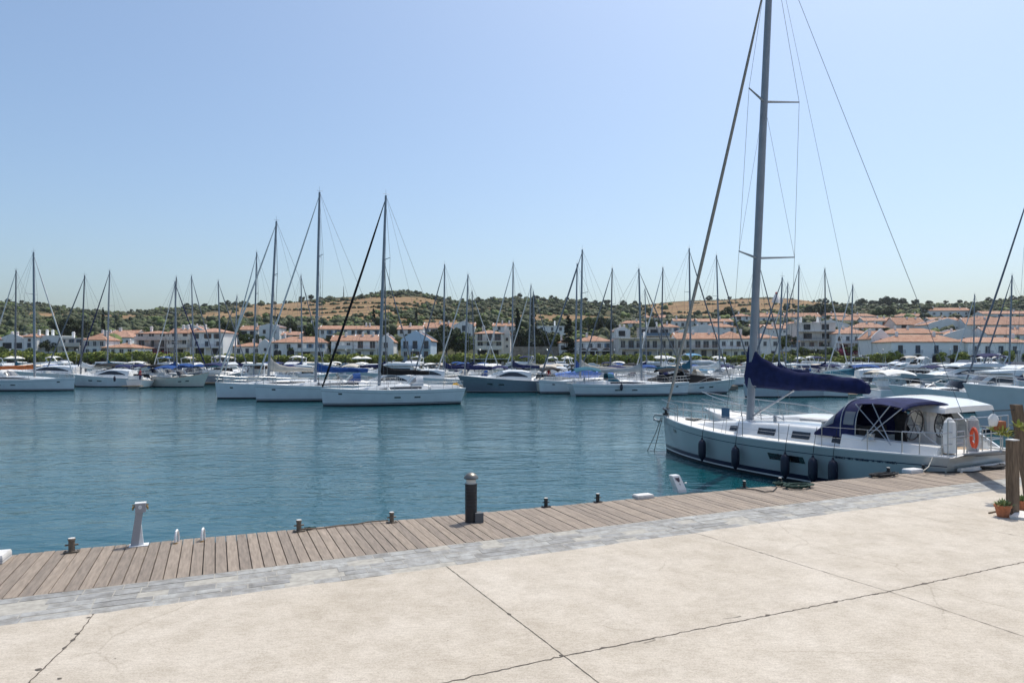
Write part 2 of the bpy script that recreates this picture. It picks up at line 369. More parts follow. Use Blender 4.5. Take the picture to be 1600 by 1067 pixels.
    for c in range(5):
        x = -20 + rr.random(); f0, f1 = cuts[c], cuts[c + 1]; mid = .5
        while x < 32:
            L = rr.choice([.22, .3, .4, .5, .62]) * rr.uniform(.85, 1.15); x1 = x + L; g = .006
            fa = f0 + .012 + rr.uniform(-.008, .008); fb = f1 - .012 + rr.uniform(-.01, .01) if c < 4 else f1 + rr.uniform(-.05, .09)
            sk_ = .0 if c == 0 else 0
            dx = .42    # strips skewed so that joints run across the strip
            def pt(xx, f): q = sp(xx + dx * f * .9, f); return q
            top = [pt(x + g, fa), pt(x1 - g, fa), pt(x1 - g, fb), pt(x + g, fb)]; dz = rr.uniform(-.003, .004)
            vs = [v + Vector((0, 0, dz)) for v in top] + [v + Vector((0, 0, -.04)) for v in top]
            mb.add(vs, [(3, 2, 1, 0), (4, 5, 6, 7), (0, 1, 5, 4), (1, 2, 6, 5), (2, 3, 7, 6), (3, 0, 4, 7)])
            x = x1
    tag(mb.build('stone_path', m), kind='structure')
    mb = MB(); rows = [[Vector((x, qf(QI, x) + .01, QZ - .002)), Vector((x, qf(QS, x) - .2, QZ - .002))] for x in xs]; mb.grid(rows)
    tag(mb.build('mortar_pavement', mat('mortar', (.36, .34, .30), .9, var=.2, vscale=10)), kind='structure')
    # concrete sheet with joints
    mb = MB(); rr = random.Random(5); rows = []
    for x in np.linspace(-30, 45, 320):
        y = qf(QS, x) + rr.uniform(-.02, .03); rows.append([Vector((x, y, QZ + .004)), Vector((x, y - .5, QZ + .004)), Vector((x, -14, QZ + .004))])
    mb.grid(rows, mi=0)
    def joint(pts, w, rough=.3, z=QZ + .0075):
        P = [on(a, b, z) for a, b in pts]; L = []; 
        for a, b in zip(P, P[1:]):
            k = max(2, int((b - a).length / .05)); t = (b - a).normalized(); nrm = Vector((-t.y, t.x, 0))
            for i in range(k):
                q = a.lerp(b, i / k); wob = rr.gauss(0, w * rough); ww = w * rr.uniform(.55, 1.35)
                if rr.random() < .03 * rough * 3: ww *= 3
                L.append([q + nrm * (wob + ww / 2), q + nrm * (wob - ww / 2)])
        mb.grid(L, mi=1)
    joint([(697, 884), (880, 1023), (960, 1085)], .012, .15)
    joint([(560, 1096), (880, 1024), (1388, 923.5), (1620, 873)], .014, .5)
    joint([(1000, 812), (1100, 836), (1388, 923), (1650, 1010)], .008, .2, QZ + .0079)
    joint([(147, 958), (120, 993), (0, 1110)], .012, .35)
    joint([(1375, 793), (1480, 816), (1620, 842)], .006, .5)
    joint([(1450, 781), (1500, 791), (1560, 800)], .006, .5)
    joint([(990, 1003), (1020, 997), (1025, 999), (1000, 1005)], .006, .5, QZ + .0085)
    joint([(1130, 966), (1165, 961)], .008, .8, QZ + .0085)
    def spot(px, py, r, n=9):
        c = on(px, py, QZ + .0092); pts = [c + Vector((math.cos(k * 2 * PI / n) * r * rr.uniform(.5, 1.4), math.sin(k * 2 * PI / n) * r * rr.uniform(.5, 1.2), 0)) for k in range(n)]; mb.add(pts, [tuple(range(n))], 1)
    for a, b, r_ in ((121, 989, .03), (60, 1045, .028), (93, 1059, .02), (138, 964, .022), (877, 1023, .02), (1370, 927, .02), (180, 1028, .008), (1111, 883, .01), (1250, 905, .006), (700, 1000, .007)): spot(a, b, r_)
    m = bpy.data.materials.new('concrete_paving'); m.use_nodes = True; n = m.node_tree.nodes; l = m.node_tree.links; p = n['Principled BSDF']
    p.inputs['Roughness'].default_value = .8; tc = n.new('ShaderNodeTexCoord'); cur = None
    def nz(sc, det=6, st=None):
        t = n.new('ShaderNodeTexNoise'); t.inputs['Scale'].default_value = sc; t.inputs['Detail'].default_value = det; t.inputs['Roughness'].default_value = .65
        if st:
            mp = n.new('ShaderNodeMapping'); mp.inputs['Scale'].default_value = st; mp.inputs['Rotation'].default_value = (0, 0, R(-20)); l.new(tc.outputs['Object'], mp.inputs[0]); l.new(mp.outputs[0], t.inputs[0])
        else: l.new(tc.outputs['Object'], t.inputs[0])
        return t
    def ramp(t, c0, c1, a=.3, b=.7):
        r_ = n.new('ShaderNodeValToRGB'); e = r_.color_ramp.elements; e[0].position = a; e[1].position = b; e[0].color = (*c0, 1); e[1].color = (*c1, 1); l.new(t.outputs[0], r_.inputs[0]); return r_
    r0 = ramp(nz(.55, 8), (.448, .396, .327), (.498, .448, .382), .35, .65)
    def mul(a, b):
        q = n.new('ShaderNodeMix'); q.data_type = 'RGBA'; q.blend_type = 'MULTIPLY'; q.inputs[0].default_value = 1; l.new(a, q.inputs[6]); l.new(b.outputs[0], q.inputs[7]); return q.outputs[2]
    c = mul(r0.outputs[0], ramp(nz(2.6, 9), (.90, .89, .87), (1.05, 1.05, 1.05), .38, .6))
    c = mul(c, ramp(nz(9, 8, (1, 3.5, 1)), (.90, .89, .88), (1.04, 1.04, 1.04), .35, .6))
    c = mul(c, ramp(nz(55, 5), (.84, .83, .82), (1.06, 1.06, 1.06), .36, .56))
    c = mul(c, ramp(nz(160, 2), (.86, .85, .84), (1.05, 1.05, 1.05), .34, .52))
    # hairline cracks, sparse dark specks and a few wide stains
    wn = nz(1.3, 4); wa = n.new('ShaderNodeMix'); wa.data_type = 'RGBA'; wa.inputs[0].default_value = .22; l.new(tc.outputs['Object'], wa.inputs[6]); l.new(wn.outputs['Color'], wa.inputs[7])
    vo = n.new('ShaderNodeTexVoronoi'); vo.feature = 'DISTANCE_TO_EDGE'; vo.inputs['Scale'].default_value = .5; l.new(wa.outputs[2], vo.inputs['Vector']); ck = ramp(vo, (.80, .79, .77), (1, 1, 1), .0, .006); 
    km = nz(.35, 3); kr = n.new('ShaderNodeMapRange'); kr.inputs[1].default_value = .5; kr.inputs[2].default_value = .6; l.new(km.outputs[0], kr.inputs[0])
    q = n.new('ShaderNodeMix'); q.data_type = 'RGBA'; q.blend_type = 'MULTIPLY'; l.new(kr.outputs[0], q.inputs[0]); l.new(c, q.inputs[6]); l.new(ck.outputs[0], q.inputs[7]); c = q.outputs[2]
    vs_ = n.new('ShaderNodeTexVoronoi'); vs_.inputs['Scale'].default_value = 3.2; vs_.inputs['Randomness'].default_value = 1; l.new(tc.outputs['Object'], vs_.inputs['Vector']); c = mul(c, ramp(vs_, (.6, .57, .53), (1, 1, 1), .012, .022))
    c = mul(c, ramp(nz(.9, 3, (1, 2.2, 1)), (.93, .925, .91), (1.0, 1.0, 1.0), .30, .42))
    l.new(c, p.inputs['Base Color'])
    t = nz(70, 6); bp = n.new('ShaderNodeBump'); bp.inputs['Strength'].default_value = .35; bp.inputs['Distance'].default_value = .01; l.new(t.outputs[0], bp.inputs['Height']); l.new(bp.outputs[0], p.inputs['Normal'])
    tag(mb.build('pavement', [m, mat('joint_dark', (.10, .085, .07), .95, var=.4, vscale=30)]), kind='structure')
make_quay()
# ---------------------------------------------------------------- terrain
SKX = [-600, 0, 60, 130, 200, 270, 340, 400, 450, 500, 550, 590, 625, 680, 710, 760, 800, 850, 900, 950, 975, 1050, 1100, 1160, 1200, 1240, 1300, 1350, 1400, 1450, 1500, 1560, 1600, 2200]
SKY = [465, 473, 477, 484, 487, 482, 478, 477, 474, 467, 463, 455, 453, 461, 470, 471, 467, 470, 470, 477, 476, 471, 469, 466, 466, 469, 476, 478, 476, 474, 475, 470, 467, 462]
FD = [188, 196, 235, 290, 360, 430, 600, 800]; FV = [0, .03, .27, .50, .65, .745, .92, 1.0]
def prof(px, d):
    sky = float(np.interp(px, SKX, SKY)); f = float(np.interp(d, FD, FV)); return 573 - (573 - sky) * f
def gz(x, y):
    d = max(y, 60.); px = 800 + F * x / d
    z = CH - (prof(px, d) - HY) * d / F
    if d > 800: z -= (d - 800) * .12
    if y < 196: z = min(z, 1.25)
    return z
def hn(x, y): return math.sin(x * .021 + 1.3) * math.cos(y * .017) * 1.0 + math.sin(x * .06 + y * .05) * .4
def ground(x, y):
    z = gz(x, y); k = smoothstep(380, 560, y); return z + hn(x, y) * 1.6 * k
def dryness(px, py):
    g = lambda cx, cy, sx, sy: math.exp(-((px - cx) / sx) ** 2 - ((py - cy) / sy) ** 2)
    v = 1.1 * g(520, 488, 120, 16) + 1.0 * g(620, 470, 70, 9) * .8 + .9 * g(440, 485, 60, 9) + .9 * g(680, 510, 70, 12) + 1.1 * g(850, 499, 60, 7) + 1.2 * g(1120, 480, 110, 8) + 1.0 * g(1220, 474, 80, 7)
    v += .75 * g(190, 495, 50, 4) + .7 * g(60, 492, 50, 4) + .7 * g(330, 494, 60, 6) + .5 * g(760, 485, 30, 5) + .9 * g(1060, 492, 50, 6) + .6 * g(930, 498, 60, 5) + .4 * g(1000, 466, 60, 4)
    v *= 1 - .75 * g(640, 458, 60, 6)
    return min(1.0, v)
def make_terrain():
    mb = MB(); rows = []; cols = []
    ds = list(np.linspace(188, 470, 64)) + list(np.linspace(476, 900, 76)) + [1000, 1300, 1800, 2600]
    pxs = list(np.linspace(-900, 2500, 230))
    for d in ds:
        row = []
        for px in pxs:
            x = (px - 800) / F * d; z = ground(x, d)
            if d <= 188.1: z = 1.25
            row.append(Vector((x, d, z))); py = HY + (CH - z) * F / d; cols.append(dryness(px, py) if d < 900 else 0)
        rows.append(row)
    mb.grid(rows)
    m = bpy.data.materials.new('hill_ground'); m.use_nodes = True; n = m.node_tree.nodes; l = m.node_tree.links; p = n['Principled BSDF']; p.inputs['Roughness'].default_value = .95; p.inputs['Specular IOR Level'].default_value = .1
    at_ = n.new('ShaderNodeAttribute'); at_.attribute_name = 'dry'; ge = n.new('ShaderNodeNewGeometry')
    def nz(s, det=6, st=None):
        t = n.new('ShaderNodeTexNoise'); t.inputs['Scale'].default_value = s; t.inputs['Detail'].default_value = det
        if st: mp = n.new('ShaderNodeMapping'); mp.inputs['Scale'].default_value = st; l.new(ge.outputs['Position'], mp.inputs[0]); l.new(mp.outputs[0], t.inputs[0])
        else: l.new(ge.outputs['Position'], t.inputs[0])
        return t
    def mixc(f, a, b):
        q = n.new('ShaderNodeMix'); q.data_type = 'RGBA'
        l.new(f, q.inputs[0])
        for i, c in ((6, a), (7, b)):
            if isinstance(c, tuple): q.inputs[i].default_value = (*c, 1)
            else: l.new(c, q.inputs[i])
        return q.outputs[2]
    def mr(s, a, b): q = n.new('ShaderNodeMapRange'); q.inputs[1].default_value = a; q.inputs[2].default_value = b; l.new(s, q.inputs[0]); return q.outputs[0]
    dryc = mixc(mr(nz(.05).outputs[0], .35, .65), (.24, .145, .08), (.33, .225, .12))
    # terraces: darker walls and hedges following height
    wv = n.new('ShaderNodeTexWave'); wv.bands_direction = 'Z'; wv.inputs['Scale'].default_value = .075; wv.inputs['Distortion'].default_value = 2.5; wv.inputs['Detail'].default_value = 3; wv.inputs['Detail Scale'].default_value = .3
    l.new(ge.outputs['Position'], wv.inputs[0]); dryc = mixc(mr(wv.outputs['Fac'], .72, .95), dryc, (.16, .10, .06))
    dryc = mixc(mr(nz(.22, 8, (1, 1, 3)).outputs[0], .50, .66), dryc, (.17, .13, .06))
    gr = mixc(mr(nz(.07).outputs[0], .4, .62), (.042, .048, .023), (.10, .085, .042))
    ad = n.new('ShaderNodeMath'); ad.operation = 'MULTIPLY_ADD'; ad.inputs[1].default_value = .8; l.new(nz(.06, 8, (1, 1, 2.5)).outputs[0], ad.inputs[0]); l.new(at_.outputs['Fac'], ad.inputs[2])
    l.new(mixc(mr(ad.outputs[0], .72, .86), gr, dryc), p.inputs['Base Color'])
    o = mb.build('hill_terrain', m, smooth=True); tag(o, kind='structure')
    a = o.data.attributes.new('dry', 'FLOAT', 'POINT'); a.data.foreach_set('value', cols)
    # far quay wall and the paved promenade on top
    mb = MB(); mb.box((0, 188.5, .1), (1600, 7, 2.1)); tag(mb.build('promenade_pavement', mat('promenade_stone', (.34, .31, .27), .85, var=.15, vscale=.3)), kind='structure')
make_terrain()
# ---------------------------------------------------------------- scattered scrub (uncountable) on the hill
def ico():
    bm = bmesh.new(); bmesh.ops.create_icosphere(bm, subdivisions=2, radius=1); v = np.array([x.co[:] for x in bm.verts]); f = np.array([[q.index for q in x.verts] for x in bm.faces]); bm.free(); return v, f
IV, IFc = ico()
def big_mesh(name, V, Fc, m, smooth=False):
    me = bpy.data.meshes.new(name); me.vertices.add(len(V)); me.vertices.foreach_set('co', V.astype(np.float32).ravel())
    k = Fc.shape[1]; me.loops.add(Fc.size); me.loops.foreach_set('vertex_index', Fc.astype(np.int32).ravel()); me.polygons.add(len(Fc))
    me.polygons.foreach_set('loop_start', np.arange(0, Fc.size, k, dtype=np.int32)); me.polygons.foreach_set('loop_total', np.full(len(Fc), k, dtype=np.int32))
    me.update(calc_edges=True); me.validate(); me.materials.append(m)
    if smooth: me.polygons.foreach_set('use_smooth', np.ones(len(Fc), dtype=bool))
    o = bpy.data.objects.new(name, me); col.objects.link(o); return o
def scatter(name, m, pts):      # pts: x, y, z, r, h
    V = []; Fs = []; o = 0
    for x, y, z, r, h in pts:
        for _ in range(1 if r < 1.2 else 3):
            a = RN.uniform(0, 6.28); rr = r * RN.uniform(.55, .85); dx, dy = math.cos(a) * r * .45, math.sin(a) * r * .45
            v = IV * (1 + RN.uniform(-.42, .35, (len(IV), 1))); v = v * np.array([rr, rr, h * RN.uniform(.4, .62)]) + np.array([x + dx, y + dy, z + h * RN.uniform(.3, .6)])
            V.append(v); Fs.append(IFc + o); o += len(v)
    return tag(big_mesh(name, np.concatenate(V), np.concatenate(Fs), m), kind='stuff')
def make_scrub():
    A = []; B = []; C = []; n = 0
    while n < 18000:
        px = RN.uniform(-260, 1990); d = RN.uniform(300, 812) if RN.rand() < .8 else RN.uniform(232, 420)
        x = (px - 800) / F * d; z = ground(x, d); py = HY + (CH - z) * F / d
        dr = dryness(px, py); patch = .5 + .5 * math.sin(x * .045 + 3 * math.sin(d * .02)) * math.cos(d * .05 + x * .01)
        if RN.rand() < dr * 1.3 or RN.rand() > .55 + .6 * patch: n += .2; continue
        if d < 330 and RN.rand() < .4: n += .3; continue
        n += 1; s = RN.uniform(.7, 1.8) if RN.rand() < .88 else RN.uniform(2.0, 3.3)
        if d > 770: s *= .8
        if 1000 < px < 1300 and d > 700: s *= .5
        t = (x, d, z - .3, s, s * RN.uniform(.9, 1.6)); (A if RN.rand() < .55 else B if RN.rand() < .7 else C).append(t)
    # hedgerows following the terraces of the dry fields
    for py0, a, b in ((476, 480, 700), (483, 400, 640), (489, 470, 560), (497, 400, 560), (497, 640, 760), (505, 560, 720), (488, 1060, 1200), (478, 1150, 1290), (474, 1080, 1180), (503, 820, 900)):
        px = a
        while px < b:
            px += RN.uniform(1.5, 7)
            lo, hi = 236., 800.
            for _ in range(25):
                d = (lo + hi) / 2; x = (px - 800) / F * d; py = HY + (CH - ground(x, d)) * F / d
                if py > py0 + 2 * math.sin(px * .03): lo = d
                else: hi = d
            s = RN.uniform(.7, 1.9)
            if RN.rand() < .75: B.append((x, d, ground(x, d) - .2, s, s * 1.1))
    scatter('hillside_scrub_foliage', M['leafo'], A); scatter('dark_scrub_foliage', M['leafd'], B); scatter('green_scrub_foliage', M['leaf'], C)
    # low dark undergrowth between the houses
    D = []
    for _ in range(900):
        d = RN.uniform(212, 420); px = RN.uniform(-60, 1660); x = (px - 800) / F * d; s = RN.uniform(.7, 1.8); D.append((x, d, ground(x, d) - .2, s, s * 1.1))
    scatter('garden_undergrowth', M['leaf'], D)
make_scrub()
# ---------------------------------------------------------------- houses
def dist_for(px, pyb):
    lo, hi = 190., 800.
    for _ in range(30):
        m = (lo + hi) / 2
        if prof(px, m) > pyb: lo = m
        else: hi = m
    return lo
def roof_mesh(W, D, z0, rise, kind, oh=.35, th=.16):
    mb = MB(); x0, x1, y0, y1 = -W / 2 - oh, W / 2 + oh, -oh, D + oh
    if kind == 'hip':
        k = min(W, D) * .5
        if W >= D: r0, r1 = Vector((x0 + k, D / 2, z0 + rise)), Vector((x1 - k, D / 2, z0 + rise))
        else: r0, r1 = Vector((0, y0 + k, z0 + rise)), Vector((0, y1 - k, z0 + rise))
        if (r1 - r0).length < .05: r1 = r0 + Vector((.1, 0, 0))
        b = [Vector((x0, y0, z0)), Vector((x1, y0, z0)), Vector((x1, y1, z0)), Vector((x0, y1, z0))]
        t = [p + Vector((0, 0, -th)) for p in b]; vs = b + [r0, r1] + t
        if W >= D: fs = [(0, 1, 5, 4), (1, 2, 5), (2, 3, 4, 5), (3, 0, 4)]
        else: fs = [(0, 1, 4), (1, 2, 5, 4), (2, 3, 5), (3, 0, 4, 5)]
        fs += [(0, 6, 7, 1), (1, 7, 8, 2), (2, 8, 9, 3), (3, 9, 6, 0), (6, 9, 8, 7)]
        mb.add(vs, fs)
    elif kind == 'gable':      # ridge along x
        for s in (0, 1):
            ya, yb = (y0, D / 2) if s == 0 else (y1, D / 2)
            a = [Vector((x0, ya, z0 - .1)), Vector((x1, ya, z0 - .1)), Vector((x1, yb, z0 + rise)), Vector((x0, yb, z0 + rise))]
            vs = a + [p + Vector((0, 0, -th)) for p in a]
            mb.add(vs, [(0, 1, 2, 3), (7, 6, 5, 4), (0, 4, 5, 1), (1, 5, 6, 2), (2, 6, 7, 3), (3, 7, 4, 0)])
    elif kind == 'front':      # ridge along y, gable to the water
        for s in (-1, 1):
            xa = s * (W / 2 + oh)
            a = [Vector((xa, y0 + oh + .12, z0 - .1)), Vector((0, y0 + oh + .12, z0 + rise)), Vector((0, y1, z0 + rise)), Vector((xa, y1, z0 - .1))]
            vs = a + [p + Vector((0, 0, -th)) for p in a]
            mb.add(vs, [(0, 1, 2, 3), (7, 6, 5, 4), (0, 4, 5, 1), (1, 5, 6, 2), (2, 6, 7, 3), (3, 7, 4, 0)])
    else:
        mb.box((0, D / 2, z0 + .08), (W + .3, D + .3, .2))
    return mb
WIN = {}
def villa(px0, px1, yb, ye, yr, roof='hip', rows=(), wallm='wash', D=9, rz=0, label='', chim=1, tile='tile', d=None, name='house', cat='house', under=None, gm=1, seed=0, slabs=()):
    rr = random.Random(seed or int(px0 * 7 + yb)); pm = (px0 + px1) / 2
    d = d or dist_for(pm, yb); W = (px1 - px0) / F * d; zb = zat(yb, d); ze = zat(ye, d) - zb; rise = max(.3, zat(yr, d + D / 2) - zb - ze)
    o = empty(name, at(pm, d, zb), R(rz), label, cat, 'white houses round the marina' if cat == 'house' else None)
    mb = MB(); mb.box((0, D / 2, ze / 2 - 2), (W, D, ze + 4))
    if roof == 'front':      # gable with a curved shoulder like the photo's
        n = 12; vs = []; f = []
        for y in (0.0, D): 
            for i in range(n + 1):
                u = i / n * 2 - 1; vs.append(Vector((u * W / 2, y, ze + (rise + .25) * (1 - abs(u)) ** .85 + (.25 if abs(u) > .99 else .25))))
            vs += [Vector((W / 2, y, ze - .3)), Vector((-W / 2, y, ze - .3))]
        k = n + 3
        f = [tuple(range(k))[::-1], tuple(range(k, 2 * k))] + [(i, (i + 1) % k, k + (i + 1) % k, k + i) for i in range(k)]
        # thin parapet walls at both ends only
        fr = MB()
        for ya, yb_ in ((0.002, .28), (D - .28, D)):
            vv = [Vector((v.x, ya, v.z)) for v in vs[:k]] + [Vector((v.x, yb_, v.z)) for v in vs[:k]]
            mb.add(vv, f)
    elif roof == 'gable':
        for xa in (-W / 2, W / 2 - .25):
            vs = [Vector((x, y, z)) for x in (xa, xa + .25) for y, z in ((0.003, ze - .2), (D - .003, ze - .2), (D / 2, ze + rise + .12))]
            mb.add(vs, [(0, 2, 1), (3, 4, 5), (0, 1, 4, 3), (1, 2, 5, 4), (2, 0, 3, 5)])
    wm = M[wallm]; mb.build('wall', wm, o)
    rm = roof_mesh(W, D, ze + .02, rise, roof)
    ro = rm.build('roof', M[tile] if roof != 'flat' else wm, o)
    for _ in range(chim):
        c = MB(); cx = rr.uniform(-.35, .35) * W; ch = ze + rise * .5; c.box((cx, D * .4, ch + .5), (.6, .6, 1.9)); c.box((cx, D * .4, ch + 1.5), (.8, .8, .12)); c.box((cx, D * .4, ch + 1.7), (.45, .45, .3)); c.build('chimney', M['wash'], ro)
    dom = 0
    for row in rows:
        py, kind, n = row[:3]; z = zat(py, d) - zb; u0, u1 = (row[3], row[4]) if len(row) > 4 else (px0, px1)
        for i in range(n):
            if isinstance(n, int): u = lerp(u0, u1, (i + .5) / n) + rr.uniform(-.6, .6) * (px1 - px0) / n * .12
            x = (u - pm) / F * d
            if kind == 'x': continue
            w_, h_ = {'w': (1.05, 1.35), 's': (.7, .75), 'd': (1.3, 2.2), 'a': (2.3, 2.4), 'o': (2.6, 1.9), 'b': (1.5, 2.1)}[kind]
            w_ *= rr.uniform(.85, 1.15); w_ = min(w_, W / n * .8)
            if kind in 'wsdb':
                fm = M[rr.choice(['wfr', 'wfr', 'wfd', 'wfb'])]; m = MB(); t = .09
                for sx in (-1, 1): m.box((x + sx * (w_ / 2), -.03, z), (t, .12, h_ + t))
                for sz in (-1, 1): m.box((x, -.03, z + sz * (h_ / 2)), (w_ - t, .118, t))
                m.box((x, -.025, z), (.05, .09, h_ - t))
                if kind in 'ws' : m.box((x, -.09, z - h_ / 2 - .07), (w_ + .3, .24, .05))
                f = m.build('window' if kind in 'ws' else 'door', fm, o)
                m = MB(); m.box((x, -.008, z), (w_ - t, .03, h_ - t)); m.build('pane', M['pane'], f)
                if kind == 'w' and rr.random() < .35:
                    for s in (-1, 1):
                        m = MB(); m.box((x + s * (w_ * .75 + .07), -.05, z), (w_ * .5, .06, h_)); m.build('shutter', fm, f)
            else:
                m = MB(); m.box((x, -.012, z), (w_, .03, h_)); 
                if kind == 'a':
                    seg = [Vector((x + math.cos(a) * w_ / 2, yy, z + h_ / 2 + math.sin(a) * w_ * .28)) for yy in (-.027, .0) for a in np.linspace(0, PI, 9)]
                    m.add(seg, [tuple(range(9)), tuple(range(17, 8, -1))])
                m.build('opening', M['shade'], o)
            if kind == 'd':
                m = MB(); zb_ = z - h_ / 2 - .06; m.box((x, -.45, zb_), (w_ + .9, .9, .12)); b = m.build('balcony', wm, o)
                m = MB(); ww = w_ + .8
                for sz in (.45, .98): m.tube((x - ww / 2, -.85, zb_ + sz), (x + ww / 2, -.85, zb_ + sz), .025, 4)
                for k in range(int(ww / .16) + 1): m.tube((x - ww / 2 + k * .16, -.85, zb_), (x - ww / 2 + k * .16, -.85, zb_ + .98), .024, 4)
                for s in (-1, 1): m.tube((x + s * ww / 2, -.85, zb_ + .98), (x + s * ww / 2, 0, zb_ + .98), .02, 4)
                m.build('railing', M['railb'], b)
    for py, a, b, kind in slabs:
        z = zat(py, d) - zb; xa, xb = (a - pm) / F * d, (b - pm) / F * d; dp = 1.5
        m = MB(); m.box(((xa + xb) / 2, -dp / 2, z), (xb - xa, dp, .22)); bo = m.build('balcony', wm, o)
        if kind == 'rail':
            m = MB(); 
            for sz in (.35, .7, 1.0): m.tube((xa, -dp + .05, z + sz), (xb, -dp + .05, z + sz), .025, 4)
            for k in range(int((xb - xa) / .35) + 1): m.tube((xa + k * .35, -dp + .05, z + .1), (xa + k * .35, -dp + .05, z + 1.0), .018, 4)
            m.build('railing', M['wfd'], bo)
        elif kind == 'wall':
            m = MB(); m.box(((xa + xb) / 2, -dp + .08, z + .55), (xb - xa, .12, .9)); m.build('parapet', wm, bo)
        elif kind == 'glass':
            m = MB(); m.box(((xa + xb) / 2, -dp + .08, z + .55), (xb - xa, .06, .9)); m.build('railing', M['wfb'], bo)
        if kind == 'eave': continue
        n = max(1, int((xb - xa) / 4.5))
        for k in range(n + 1): m = MB(); m.box((lerp(xa + .15, xb - .15, k / n), -dp + .22, z - 1.35), (.26, .26, 2.5)); m.build('pillar', wm, bo)
    return o
